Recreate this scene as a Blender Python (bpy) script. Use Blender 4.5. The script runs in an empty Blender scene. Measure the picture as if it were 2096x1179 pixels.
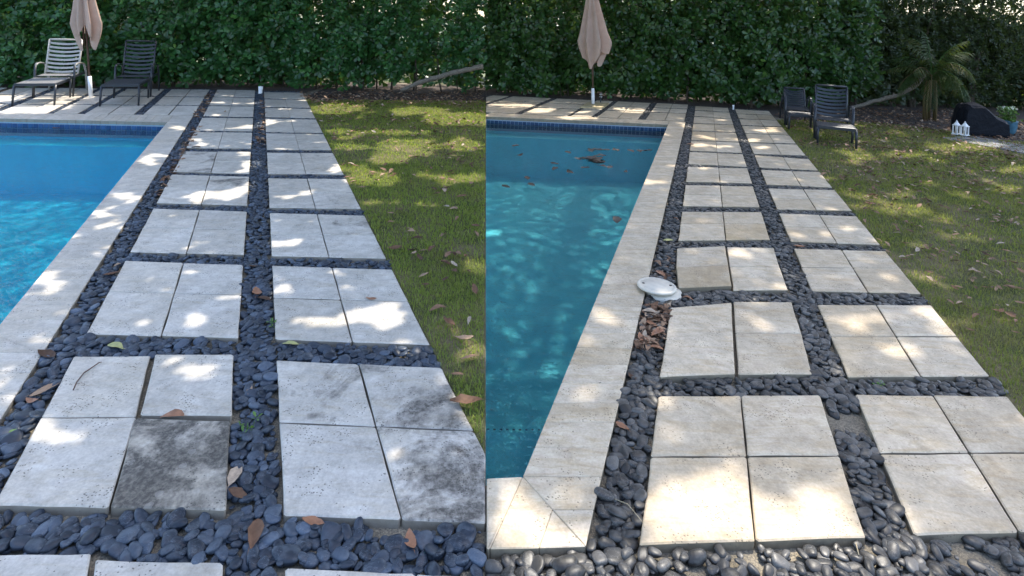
import bpy, bmesh, math, random
import numpy as np
from mathutils import Vector, Matrix
from mathutils.geometry import tessellate_polygon

random.seed(7)
RNG = np.random.default_rng(11)
R = math.radians
SC = bpy.context.scene
COL = SC.collection

# ------------------------------------------------------------------ camera
ROLL, F, PX0, YH0, H = 0.04, 1180.0, 1048.0, 45.6, 1.75
cr, sr = math.cos(ROLL), math.sin(ROLL)
cd = bpy.data.cameras.new("camera")
cam = bpy.data.objects.new("camera", cd)
COL.objects.link(cam)
cd.sensor_fit = 'HORIZONTAL'
cd.sensor_width = 36.0
cd.lens = 36.0 * F / 2096.0
cd.shift_y = -(589.5 - YH0) / 2096.0
cd.clip_start = 0.05
cd.clip_end = 2000
cam.matrix_world = Matrix(((cr, -sr, 0, 0), (0, 0, -1, 0), (sr, cr, 0, H), (0, 0, 0, 1)))
SC.camera = cam

# ------------------------------------------------------------------ sky, sun, exposure
SUN_EL, SUN_AZ = R(60), R(32)          # azimuth measured from +Y towards +X
SDIR = np.array([math.cos(SUN_EL) * math.sin(SUN_AZ), math.cos(SUN_EL) * math.cos(SUN_AZ), math.sin(SUN_EL)])
world = bpy.data.worlds.new("World")
SC.world = world
world.use_nodes = True
wn = world.node_tree
bg = wn.nodes["Background"]
sky = wn.nodes.new("ShaderNodeTexSky")
sky.sky_type = 'NISHITA'
sky.sun_disc = False
sky.sun_elevation = SUN_EL
sky.sun_rotation = SUN_AZ
sky.air_density = 1.0
sky.dust_density = 2.5
wn.links.new(sky.outputs[0], bg.inputs[0])
bg.inputs[1].default_value = 0.15
sl = bpy.data.lights.new("sun", 'SUN')
sl.energy = 2.0
sl.angle = R(0.53)
sl.color = (1.0, 0.93, 0.82)
sun = bpy.data.objects.new("sun", sl)
COL.objects.link(sun)
sun.rotation_euler = Vector(SDIR).to_track_quat('Z', 'Y').to_euler()
sun.location = (4, 8, 20)
SC.view_settings.view_transform = 'Standard'
SC.view_settings.look = 'None'
SC.view_settings.gamma = 1.0
SC.view_settings.exposure = 2.07
SC.view_settings.use_curve_mapping = False
SC.render.engine = 'CYCLES'
SC.cycles.use_denoising = True
SC.cycles.max_bounces = 8
SC.cycles.transparent_max_bounces = 12
SC.cycles.caustics_reflective = False
SC.cycles.caustics_refractive = False
SC.cycles.sample_clamp_indirect = 6.0


# ------------------------------------------------------------------ pixel <-> place
def P(px, py, z=0.0):
    u, v = (px - PX0) / F, (py - YH0) / F
    d = (u * cr + v * sr, 1.0, u * sr - v * cr)
    t = (z - H) / d[2]
    return Vector((d[0] * t, t, z))


def P2(px, py, z=0.0):
    p = P(px, py, z)
    return (p.x, p.y)


def atY(px, py, Y):
    u, v = (px - PX0) / F, (py - YH0) / F
    return Vector(((u * cr + v * sr) * Y, Y, H + (u * sr - v * cr) * Y))


def proj(X, Y, Z):
    Zp = Z - H
    return PX0 + F * (X * cr + Zp * sr) / Y, YH0 - F * (-X * sr + Zp * cr) / Y


U0 = (995.0 - PX0) / F
SEAM_N = np.array([cr, -U0, sr])


def side(X, Y, Z=0.0):            # < 0 in the left yard, > 0 in the right yard
    return SEAM_N[0] * X + SEAM_N[1] * Y + SEAM_N[2] * (Z - H)


def clip_seam(poly, keep, m=0.002):
    out = []
    n = len(poly)
    for i in range(n):
        a, b = poly[i], poly[(i + 1) % n]
        da, db = keep * side(*a) - m, keep * side(*b) - m
        if da >= 0:
            out.append(a)
        if (da >= 0) != (db >= 0):
            t = da / (da - db)
            out.append((a[0] + (b[0] - a[0]) * t, a[1] + (b[1] - a[1]) * t))
    return out


def seam_pt(Y):
    return ((U0 * Y + sr * H) / cr, Y)


# ------------------------------------------------------------------ noise
def _hash(i, j, k, s):
    n = (i * 374761393 + j * 668265263 + k * 2147483647 + s * 974634527) & 0x7fffffff
    n = ((n ^ (n >> 13)) * 1274126177) & 0x7fffffff
    return ((n ^ (n >> 16)) & 0xffff) / 65535.0


def vnoise(x, y, s=0):
    x = np.asarray(x, float); y = np.asarray(y, float)
    i, j = np.floor(x).astype(np.int64), np.floor(y).astype(np.int64)
    fx, fy = x - i, y - j
    fx = fx * fx * (3 - 2 * fx); fy = fy * fy * (3 - 2 * fy)
    a, b = _hash(i, j, 0, s), _hash(i + 1, j, 0, s)
    c, d = _hash(i, j + 1, 0, s), _hash(i + 1, j + 1, 0, s)
    return (a * (1 - fx) + b * fx) * (1 - fy) + (c * (1 - fx) + d * fx) * fy


def fbm(x, y, s=0, o=3):
    v, a, t = 0, 0.5, 0
    for k in range(o):
        v = v + a * vnoise(x * 2 ** k, y * 2 ** k, s + k); t += a; a *= 0.5
    return v / t


# ------------------------------------------------------------------ object helpers
def tag(o, label=None, cat=None, group=None, kind=None):
    if label: o["label"] = label
    if cat: o["category"] = cat
    if group: o["group"] = group
    if kind: o["kind"] = kind
    return o


def link(o, parent=None):
    COL.objects.link(o)
    if parent is not None:
        o.parent = parent
    return o


def empty(name, loc=(0, 0, 0), rz=0.0, parent=None):
    o = bpy.data.objects.new(name, None)
    o.empty_display_size = 0.1
    o.location = loc
    o.rotation_euler = (0, 0, rz)
    return link(o, parent)


def mesh_obj(name, verts, faces, mat, parent=None, smooth=False, loc=None):
    me = bpy.data.meshes.new(name)
    me.from_pydata([tuple(v) for v in verts], [], faces)
    me.materials.append(mat)
    if smooth:
        me.polygons.foreach_set("use_smooth", [True] * len(me.polygons))
    me.update()
    o = bpy.data.objects.new(name, me)
    if loc is not None:
        o.location = loc
    return link(o, parent)


class MB:
    def __init__(s): s.v, s.f = [], []

    def add(s, v, f):
        b = len(s.v); s.v += [tuple(x) for x in v]; s.f += [tuple(i + b for i in q) for q in f]; return s

    def box(s, c, d, rot=None, bev=0.0):
        hx, hy, hz = d[0] / 2, d[1] / 2, d[2] / 2
        if bev <= 0:
            v = [Vector((x, y, z)) for x in (-hx, hx) for y in (-hy, hy) for z in (-hz, hz)]
            f = [(0, 1, 3, 2), (4, 6, 7, 5), (0, 4, 5, 1), (2, 3, 7, 6), (0, 2, 6, 4), (1, 5, 7, 3)]
        else:
            bm = bmesh.new(); bmesh.ops.create_cube(bm, size=1.0)
            for q in bm.verts: q.co = Vector((q.co.x * d[0], q.co.y * d[1], q.co.z * d[2]))
            bmesh.ops.bevel(bm, geom=bm.edges[:], offset=bev, segments=2, affect='EDGES', profile=0.5)
            bm.verts.index_update()
            v = [q.co.copy() for q in bm.verts]; f = [[q.index for q in p.verts] for p in bm.faces]; bm.free()
        M = rot if rot is not None else Matrix.Identity(3)
        return s.add([M @ q + Vector(c) for q in v], f)

    def tube(s, pts, r, n=8, cap=True, flat=1.0):
        pts = [Vector(p) for p in pts]
        rs = r if isinstance(r, (list, tuple)) else [r] * len(pts)
        rings, up0 = [], None
        for i, p in enumerate(pts):
            t = (pts[min(i + 1, len(pts) - 1)] - pts[max(i - 1, 0)]).normalized()
            if up0 is None:
                up0 = Vector((0, 0, 1)) if abs(t.z) < 0.9 else Vector((1, 0, 0))
            a = t.cross(up0).normalized(); b = a.cross(t).normalized(); up0 = b
            rings.append([p + a * math.cos(2 * math.pi * k / n) * rs[i] + b * math.sin(2 * math.pi * k / n) * rs[i] * flat for k in range(n)])
        v = [q for ring in rings for q in ring]; f = []
        for i in range(len(pts) - 1):
            for k in range(n):
                k2 = (k + 1) % n
                f.append((i * n + k, i * n + k2, (i + 1) * n + k2, (i + 1) * n + k))
        if cap:
            f.append(tuple(range(n - 1, -1, -1))); f.append(tuple((len(pts) - 1) * n + k for k in range(n)))
        return s.add(v, f)

    def lathe(s, prof, c=(0, 0, 0), n=20):
        v, f = [], []
        for (r, z) in prof:
            for k in range(n):
                a = 2 * math.pi * k / n
                v.append((c[0] + r * math.cos(a), c[1] + r * math.sin(a), c[2] + z))
        for i in range(len(prof) - 1):
            for k in range(n):
                k2 = (k + 1) % n
                f.append((i * n + k, i * n + k2, (i + 1) * n + k2, (i + 1) * n + k))
        return s.add(v, f)

    def build(s, name, mat, parent=None, smooth=False):
        return mesh_obj(name, s.v, s.f, mat, parent, smooth)


def big_mesh(name, V, T, mat, parent=None, smooth=True, attr=None):
    """V (n,3), T (m,3) triangles; attr: per-vertex float 'rnd'."""
    me = bpy.data.meshes.new(name)
    V = np.ascontiguousarray(V, dtype=np.float32); T = np.ascontiguousarray(T, dtype=np.int32)
    me.vertices.add(len(V)); me.vertices.foreach_set("co", V.ravel())
    me.loops.add(T.size); me.loops.foreach_set("vertex_index", T.ravel())
    me.polygons.add(len(T))
    me.polygons.foreach_set("loop_start", np.arange(0, T.size, 3, dtype=np.int32))
    me.polygons.foreach_set("loop_total", np.full(len(T), 3, dtype=np.int32))
    if smooth:
        me.polygons.foreach_set("use_smooth", np.ones(len(T), dtype=bool))
    if attr is not None:
        a = me.attributes.new("rnd", 'FLOAT', 'POINT')
        a.data.foreach_set("value", np.ascontiguousarray(attr, dtype=np.float32))
    me.update(calc_edges=True)
    me.materials.append(mat)
    o = bpy.data.objects.new(name, me)
    return link(o, parent)


def scatter(tv, tt, pos, A, B, Cc, size):
    """instances of a template: x->A, y->B, z->C axes (n,3), scaled by size (n,) or (n,3)."""
    size = np.asarray(size, float)
    if size.ndim == 1:
        size = np.repeat(size[:, None], 3, 1)
    V = (pos[:, None, :] + A[:, None, :] * (tv[None, :, 0:1] * size[:, None, 0:1])
         + B[:, None, :] * (tv[None, :, 1:2] * size[:, None, 1:2]) + Cc[:, None, :] * (tv[None, :, 2:3] * size[:, None, 2:3]))
    n, k = len(pos), len(tv)
    T = (tt[None, :, :] + (np.arange(n) * k)[:, None, None]).reshape(-1, 3)
    return V.reshape(-1, 3), T


def norm(a):
    return a / np.maximum(np.linalg.norm(a, axis=1, keepdims=True), 1e-9)


# ------------------------------------------------------------------ materials
class NT:
    def __init__(s, name):
        s.m = bpy.data.materials.new(name); s.m.use_nodes = True
        s.t = s.m.node_tree; s.b = s.t.nodes["Principled BSDF"]; s.out = s.t.nodes["Material Output"]

    def n(s, typ, **kw):
        q = s.t.nodes.new(typ)
        for k, v in kw.items():
            setattr(q, k, v)
        return q

    def set(s, node, key, val):
        if hasattr(val, "is_output") or isinstance(val, bpy.types.NodeSocket):
            s.t.links.new(val, node.inputs[key])
        else:
            node.inputs[key].default_value = val

    def noise(s, vec, scale, detail=4, rough=0.55, dist=0.0):
        q = s.n("ShaderNodeTexNoise"); s.set(q, "Vector", vec)
        q.inputs["Scale"].default_value = scale; q.inputs["Detail"].default_value = detail
        q.inputs["Roughness"].default_value = rough; q.inputs["Distortion"].default_value = dist
        return q.outputs["Fac"]

    def ramp(s, fac, stops, interp='LINEAR'):
        q = s.n("ShaderNodeValToRGB"); s.set(q, "Fac", fac); e = q.color_ramp.elements
        q.color_ramp.interpolation = interp
        while len(e) < len(stops): e.new(0.5)
        for el, (p, c) in zip(e, stops):
            el.position = p; el.color = (c, c, c, 1) if not isinstance(c, tuple) else (*c, 1)
        return q.outputs["Color"]

    def mix(s, fac, a, b, mode='MIX'):
        q = s.n("ShaderNodeMix", data_type='RGBA', blend_type=mode)
        for key, val in ((0, fac), (6, a), (7, b)):
            if isinstance(val, bpy.types.NodeSocket): s.t.links.new(val, q.inputs[key])
            elif key == 0: q.inputs[0].default_value = val
            else: q.inputs[key].default_value = (*val, 1)
        return q.outputs[2]

    def math(s, op, a, b=0.0, clamp=False):
        q = s.n("ShaderNodeMath", operation=op, use_clamp=clamp)
        for i, val in enumerate((a, b)):
            if isinstance(val, bpy.types.NodeSocket): s.t.links.new(val, q.inputs[i])
            else: q.inputs[i].default_value = val
        return q.outputs[0]

    def vscale(s, vec, sc):
        q = s.n("ShaderNodeVectorMath", operation='MULTIPLY'); s.set(q, 0, vec); q.inputs[1].default_value = sc
        return q.outputs[0]

    def vadd(s, vec, b):
        q = s.n("ShaderNodeVectorMath", operation='ADD'); s.set(q, 0, vec); s.set(q, 1, b)
        return q.outputs[0]

    def pos(s):
        return s.n("ShaderNodeNewGeometry").outputs["Position"]

    def objrand(s):
        return s.n("ShaderNodeObjectInfo").outputs["Random"]

    def attr(s, name="rnd"):
        q = s.n("ShaderNodeAttribute"); q.attribute_name = name
        return q.outputs["Fac"]

    def bump(s, h, strength, dist=0.01):
        q = s.n("ShaderNodeBump"); s.set(q, "Height", h)
        q.inputs["Strength"].default_value = strength; q.inputs["Distance"].default_value = dist
        s.t.links.new(q.outputs[0], s.b.inputs["Normal"])
        return q.outputs[0]

    def fin(s, col=None, rough=None, spec=None):
        if col is not None: s.set(s.b, "Base Color", col if isinstance(col, bpy.types.NodeSocket) else (*col, 1))
        if rough is not None: s.set(s.b, "Roughness", rough)
        if spec is not None: s.set(s.b, "Specular IOR Level", spec)
        return s.m


def m_plain(name, col, rough=0.5, var=0.12, scale=20, metal=0.0, spec=0.5, bump=0.0):
    t = NT(name)
    f = t.noise(t.pos(), scale, 4)
    d = tuple(c * (1 - var) for c in col); l = tuple(min(1, c * (1 + var)) for c in col)
    t.b.inputs["Metallic"].default_value = metal
    if bump: t.bump(f, bump, 0.004)
    return t.fin(t.ramp(f, [(0.3, d), (0.7, l)]), rough, spec)


def m_travertine(name, light, mid, tan, dark, edge):
    t = NT(name)
    oi = t.n("ShaderNodeObjectInfo")
    off = t.n("ShaderNodeCombineXYZ")
    t.set(off, 0, t.math('MULTIPLY', oi.outputs["Random"], 37.0)); t.set(off, 1, t.math('MULTIPLY', oi.outputs["Random"], 91.0))
    p = t.vadd(t.pos(), off.outputs[0])
    sep = t.n("ShaderNodeSeparateColor"); t.set(sep, 0, oi.outputs["Color"])
    stain, warm, lum = sep.outputs[0], sep.outputs[1], sep.outputs[2]
    cloud = t.noise(p, 3.2, 6, 0.62, 0.6)
    vein = t.noise(t.vscale(p, (1.6, 6.5, 1)), 2.4, 7, 0.65, 1.4)
    grain = t.noise(p, 85, 4, 0.7)
    base = t.mix(t.ramp(cloud, [(0.36, 0.0), (0.62, 1.0)]), mid, light)
    base = t.mix(t.math('MULTIPLY', t.ramp(vein, [(0.46, 0.0), (0.70, 1.0)]), 0.75), base, tan)
    base = t.mix(t.math('MULTIPLY', warm, t.ramp(t.noise(p, 2.2, 5, 0.6, 1.0), [(0.25, 0.25), (0.62, 1.0)])), base, tan)
    base = t.mix(0.38, base, t.ramp(grain, [(0.3, 0.30), (0.7, 0.68)]), 'OVERLAY')
    blot = t.noise(p, 14, 6, 0.7, 0.4)
    base = t.mix(0.42, base, t.ramp(blot, [(0.32, 0.26), (0.68, 0.68)]), 'OVERLAY')
    # mould and soot stains, each with a shape of its own
    sn = t.noise(p, 2.7, 9, 0.64, 0.7)
    thr = t.math('SUBTRACT', 0.75, t.math('MULTIPLY', stain, 0.37))
    sn = t.math('ADD', t.math('MULTIPLY', sn, 0.72), t.math('MULTIPLY', t.noise(p, 11, 7, 0.7), 0.28))
    sm = t.math('MULTIPLY', t.math('SUBTRACT', sn, thr), 9.0, True)
    sm = t.math('MULTIPLY', sm, t.ramp(t.noise(p, 46, 5, 0.75), [(0.30, 0.55), (0.58, 1.0)]))
    base = t.mix(t.math('MULTIPLY', sm, 0.94), base, dark)
    # pale lichen discs on the stained slabs
    vl = t.n("ShaderNodeTexVoronoi"); t.set(vl, "Vector", p); vl.inputs["Scale"].default_value = 11
    ld = t.math('MULTIPLY', t.math('LESS_THAN', t.math('ADD', vl.outputs["Distance"], t.math('MULTIPLY', blot, 0.3)), 0.32), t.math('GREATER_THAN', stain, 0.9))
    base = t.mix(t.math('MULTIPLY', ld, 0.28), base, mid)
    # open pits of the stone
    vo = t.n("ShaderNodeTexVoronoi"); t.set(vo, "Vector", t.vadd(t.vscale(p, (1, 1.25, 1)), t.vscale(p, (0, 0, 0)))); vo.inputs["Scale"].default_value = 78
    pit = t.math('LESS_THAN', vo.outputs["Distance"], 0.27)
    pm = t.math('MULTIPLY', pit, t.math('GREATER_THAN', t.noise(p, 7.5, 4, 0.7), 0.545))
    base = t.mix(t.math('MULTIPLY', pm, 0.72), base, dark)
    base = t.mix(1.0, base, t.n("ShaderNodeCombineColor").outputs[0], 'MULTIPLY') if False else base
    # side faces darkened: soil on the sawn edges plus painted shade
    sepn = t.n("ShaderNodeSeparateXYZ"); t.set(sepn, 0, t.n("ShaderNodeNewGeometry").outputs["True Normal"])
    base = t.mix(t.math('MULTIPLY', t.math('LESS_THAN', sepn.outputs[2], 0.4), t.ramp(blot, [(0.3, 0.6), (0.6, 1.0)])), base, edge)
    q = t.n("ShaderNodeHueSaturation"); t.set(q, "Color", base); t.set(q, "Value", t.math('ADD', t.math('MULTIPLY', lum, 0.5), 0.75))
    h = t.math('SUBTRACT', t.math('ADD', t.math('MULTIPLY', grain, 0.35), t.math('MULTIPLY', blot, 0.5)), pm)
    t.bump(h, 0.3, 0.004)
    return t.fin(q.outputs[0], 0.62, 0.3)


M = {}
M['trav_l'] = m_travertine("travertine_silver", (0.575, 0.54, 0.485), (0.43, 0.40, 0.35), (0.44, 0.385, 0.30), (0.052, 0.047, 0.041), (0.25, 0.215, 0.17))
M['trav_r'] = m_travertine("travertine_ivory", (0.635, 0.545, 0.415), (0.47, 0.395, 0.295), (0.43, 0.315, 0.18), (0.11, 0.085, 0.055), (0.19, 0.16, 0.115))


def m_pebble(name, a, b, vein, gloss):
    t = NT(name)
    oi = t.objrand(); rn = t.attr("rnd")
    r = t.math('FRACT', t.math('ADD', t.math('MULTIPLY', oi, 7.31), rn))
    off = t.n("ShaderNodeCombineXYZ"); t.set(off, 0, t.math('MULTIPLY', r, 53.0)); t.set(off, 2, t.math('MULTIPLY', r, 19.0))
    p = t.vadd(t.pos(), off.outputs[0])
    base = t.mix(t.ramp(r, [(0.0, 0.0), (0.5, 0.22), (0.85, 0.5), (1.0, 1.0)]), a, b)
    w = t.noise(t.vscale(p, (1, 3.0, 2.0)), 26, 3, 0.5, 1.5)
    lines = t.math('MULTIPLY', t.ramp(w, [(0.485, 0.0), (0.5, 1.0), (0.515, 0.0)]), t.math('GREATER_THAN', t.math('FRACT', t.math('MULTIPLY', r, 13.7)), 0.55))
    base = t.mix(t.math('MULTIPLY', lines, 0.55), base, vein)
    g = t.noise(p, 130, 3, 0.6)
    base = t.mix(0.45, base, t.ramp(g, [(0.3, 0.32), (0.7, 0.66)]), 'OVERLAY')
    dust = t.noise(p, 20, 4, 0.6)
    base = t.mix(t.math('MULTIPLY', t.ramp(dust, [(0.5, 0.0), (0.8, 1.0)]), 0.35), base, vein)
    t.bump(g, 0.15, 0.002)
    return t.fin(base, gloss, 0.38)


M['peb_l'] = m_pebble("pebble_slate_blue", (0.011, 0.017, 0.028), (0.075, 0.10, 0.14), (0.20, 0.235, 0.27), 0.42)
M['peb_r'] = m_pebble("pebble_charcoal", (0.017, 0.0165, 0.016), (0.105, 0.10, 0.093), (0.27, 0.26, 0.24), 0.42)


def m_ground():
    t = NT("sandy_soil")
    p = t.pos()
    g = t.noise(p, 160, 5, 0.75); c = t.noise(p, 5, 4)
    col = t.mix(t.ramp(c, [(0.35, 0.0), (0.65, 1.0)]), (0.22, 0.19, 0.14), (0.38, 0.325, 0.235))
    col = t.mix(t.ramp(g, [(0.38, 0.0), (0.62, 1.0)]), (0.09, 0.085, 0.075), col)
    t.bump(g, 0.6, 0.006)
    return t.fin(col, 0.95, 0.1)


M['sand'] = m_ground()


def m_lawn():
    t = NT("lawn_soil")
    p = t.pos()
    c = t.noise(p, 2.1, 5, 0.6); g = t.noise(p, 60, 4, 0.7)
    col = t.mix(t.ramp(c, [(0.4, 0.0), (0.62, 1.0)]), (0.085, 0.095, 0.035), (0.17, 0.14, 0.08))
    col = t.mix(0.6, col, t.ramp(g, [(0.3, 0.2), (0.7, 0.75)]), 'OVERLAY')
    t.bump(g, 0.8, 0.02)
    return t.fin(col, 0.95, 0.1)


M['lawn'] = m_lawn()


def m_leafy(name, stops, rough=0.4, transl=0.35, tcol=(0.16, 0.24, 0.03), spec=0.5, vein=False, posvar=None):
    t = NT(name)
    r = t.attr("rnd")
    col = t.ramp(r, stops)
    if posvar:
        f = t.noise(t.pos(), posvar[0], 4, 0.6)
        col = t.mix(t.ramp(f, [(posvar[2], 0.0), (posvar[3], 1.0)]), col, posvar[1])
    t.fin(col, rough, spec)
    tr = t.n("ShaderNodeBsdfTranslucent")
    tc = t.mix(0.65, col, tcol); t.set(tr, "Color", tc)
    mx = t.n("ShaderNodeMixShader"); mx.inputs[0].default_value = transl
    t.t.links.new(t.b.outputs[0], mx.inputs[1]); t.t.links.new(tr.outputs[0], mx.inputs[2])
    t.t.links.new(mx.outputs[0], t.out.inputs[0])
    return t.m


M['hedge_l'] = m_leafy("clusia_leaf_cool", [(0.0, (0.013, 0.052, 0.017)), (0.5, (0.036, 0.122, 0.034)), (0.85, (0.078, 0.215, 0.055)), (1.0, (0.16, 0.29, 0.05))], 0.29, 0.3, posvar=(1.3, (0.035, 0.11, 0.03), 0.55, 0.8))
M['hedge_r'] = m_leafy("clusia_leaf", [(0.0, (0.012, 0.037, 0.010)), (0.5, (0.031, 0.088, 0.020)), (0.85, (0.070, 0.155, 0.034)), (1.0, (0.17, 0.25, 0.04))], 0.29, 0.3, posvar=(1.3, (0.042, 0.095, 0.022), 0.55, 0.8))
M['tree'] = m_leafy("tree_leaf", [(0.0, (0.018, 0.032, 0.014)), (0.7, (0.045, 0.075, 0.028)), (1.0, (0.10, 0.13, 0.04))], 0.4, 0.35)
M['palm'] = m_leafy("palm_leaflet", [(0.0, (0.018, 0.036, 0.010)), (0.6, (0.034, 0.065, 0.014)), (0.85, (0.06, 0.075, 0.02)), (1.0, (0.10, 0.08, 0.03))], 0.55, 0.3, (0.10, 0.13, 0.02), 0.25)
M['grass_l'] = m_leafy("grass_blade_cool", [(0.0, (0.115, 0.175, 0.035)), (0.7, (0.21, 0.28, 0.055)), (0.9, (0.27, 0.30, 0.08)), (1.0, (0.36, 0.31, 0.15))], 0.55, 0.5, (0.42, 0.50, 0.06), 0.25,
                       posvar=(1.6, (0.20, 0.19, 0.075), 0.50, 0.8))
M['grass_r'] = m_leafy("grass_blade", [(0.0, (0.10, 0.14, 0.030)), (0.65, (0.165, 0.21, 0.045)), (0.88, (0.24, 0.235, 0.075)), (1.0, (0.34, 0.27, 0.14))], 0.55, 0.45, (0.38, 0.42, 0.06), 0.25,
                       posvar=(1.6, (0.22, 0.18, 0.09), 0.46, 0.75))
M['weed'] = m_leafy("weed_leaf", [(0.0, (0.06, 0.14, 0.03)), (1.0, (0.14, 0.26, 0.05))], 0.5, 0.3)


def m_dry(name):
    t = NT(name)
    r = t.math('FRACT', t.math('ADD', t.math('MULTIPLY', t.objrand(), 5.77), t.attr("rnd")))
    col = t.ramp(r, [(0.0, (0.08, 0.045, 0.028)), (0.3, (0.17, 0.09, 0.052)), (0.6, (0.26, 0.155, 0.095)), (0.85, (0.34, 0.23, 0.15)), (1.0, (0.42, 0.33, 0.245))])
    g = t.noise(t.pos(), 55, 5, 0.65)
    col = t.mix(0.6, col, t.ramp(g, [(0.3, 0.25), (0.7, 0.7)]), 'OVERLAY')
    return t.fin(col, 0.7, 0.25)


M['dry'] = m_dry("dry_leaf")
M['leaf_yellow'] = m_plain("yellowing_leaf", (0.36, 0.35, 0.14), 0.6, 0.2, 40)
M['leaf_green'] = m_plain("fresh_leaf", (0.09, 0.17, 0.045), 0.5, 0.2, 40)
M['leaf_orange'] = m_plain("russet_leaf", (0.27, 0.125, 0.065), 0.6, 0.25, 40)
M['leaf_wet'] = m_plain("soaked_leaf", (0.012, 0.010, 0.007), 0.6, 0.3, 40)
M['bark'] = m_plain("grey_bark", (0.17, 0.145, 0.115), 0.9, 0.4, 30, bump=0.8)
M['bark_dark'] = m_plain("dark_bark", (0.075, 0.06, 0.045), 0.9, 0.4, 30, bump=0.8)
M['straw'] = m_plain("straw", (0.30, 0.25, 0.16), 0.8, 0.3, 60)
M['twig'] = m_plain("twig", (0.11, 0.065, 0.045), 0.8, 0.3, 60)
M['chair'] = m_plain("dark_aluminium", (0.022, 0.026, 0.034), 0.38, 0.15, 30)
M['chair_sunlit_back'] = m_plain("sunlit_back_aluminium", (0.44, 0.42, 0.39), 0.42, 0.10, 30)  # dark chair painted pale to stand for sunlight on its back
M['chair_sunlit_seat'] = m_plain("sunlit_seat_aluminium", (0.20, 0.195, 0.19), 0.42, 0.10, 30)  # grey in place of sunlight on the dark seat and arms
M['white'] = m_plain("white_pvc", (0.78, 0.78, 0.79), 0.4, 0.05, 30)
M['offwhite'] = m_plain("weathered_white_plastic", (0.58, 0.53, 0.44), 0.55, 0.10, 25, bump=0.15)
M['hole'] = m_plain("black_hole", (0.01, 0.01, 0.01), 0.8)
M['pole'] = m_plain("bronze_pole", (0.10, 0.062, 0.045), 0.5, 0.2, 20)
M['plinth'] = m_plain("yellowed_stone", (0.42, 0.33, 0.18), 0.7, 0.2, 15, bump=0.3)
M['steel'] = m_plain("dull_steel", (0.45, 0.45, 0.44), 0.35, 0.1, 40, metal=0.9)
M['pot'] = m_plain("blue_glazed_pot", (0.07, 0.17, 0.24), 0.3, 0.25, 14)
M['petal'] = m_plain("cream_petal", (0.62, 0.62, 0.48), 0.6, 0.1, 30)
M['slate'] = m_plain("slate_patio", (0.14, 0.14, 0.15), 0.6, 0.25, 6, bump=0.3)
M['grout'] = m_plain("pool_grout", (0.26, 0.32, 0.40), 0.8, 0.1, 40)
M['mortar'] = m_plain("grey_mortar", (0.30, 0.29, 0.26), 0.9, 0.2, 60)


def m_fabric():
    t = NT("umbrella_fabric")
    p = t.pos()
    f = t.noise(p, 5, 4); w = t.noise(t.vscale(p, (1, 1, 0.25)), 240, 2)
    col = t.ramp(f, [(0.3, (0.52, 0.385, 0.315)), (0.7, (0.62, 0.47, 0.39))])
    col = t.mix(0.3, col, t.ramp(w, [(0.3, 0.35), (0.7, 0.65)]), 'OVERLAY')
    t.fin(col, 0.85, 0.2)
    tr = t.n("ShaderNodeBsdfTranslucent"); t.set(tr, "Color", col)
    mx = t.n("ShaderNodeMixShader"); mx.inputs[0].default_value = 0.3
    t.t.links.new(t.b.outputs[0], mx.inputs[1]); t.t.links.new(tr.outputs[0], mx.inputs[2]); t.t.links.new(mx.outputs[0], t.out.inputs[0])
    return t.m


M['fabric'] = m_fabric()


def m_cover():
    t = NT("navy_vinyl_cover")
    f = t.noise(t.pos(), 9, 5, 0.6, 0.8)
    t.bump(f, 0.6, 0.03)
    return t.fin(t.ramp(f, [(0.3, (0.005, 0.006, 0.010)), (0.7, (0.010, 0.012, 0.018))]), 0.6, 0.15)


M['cover'] = m_cover()


def m_pooltile(name, a, b):
    t = NT(name)
    c = t.mix(t.objrand(), a, b)
    f = t.noise(t.pos(), 40, 3)
    return t.fin(t.mix(0.3, c, t.ramp(f, [(0.3, 0.3), (0.7, 0.7)]), 'OVERLAY'), 0.2, 0.5)


M['tile_l'] = m_pooltile("cobalt_tile", (0.012, 0.04, 0.13), (0.035, 0.09, 0.22))
M['tile_r'] = m_pooltile("navy_tile", (0.014, 0.035, 0.085), (0.035, 0.07, 0.14))


def m_plaster(name, a, b):
    t = NT(name)
    f = t.noise(t.pos(), 3, 5, 0.6)
    return t.fin(t.ramp(f, [(0.3, a), (0.7, b)]), 0.8, 0.1)


M['plaster_l'] = m_plaster("pool_plaster_blue", (0.015, 0.60, 0.82), (0.03, 0.66, 0.86))
M['plaster_r'] = m_plaster("pool_plaster_teal", (0.22, 0.66, 0.74), (0.26, 0.72, 0.80))


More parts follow.
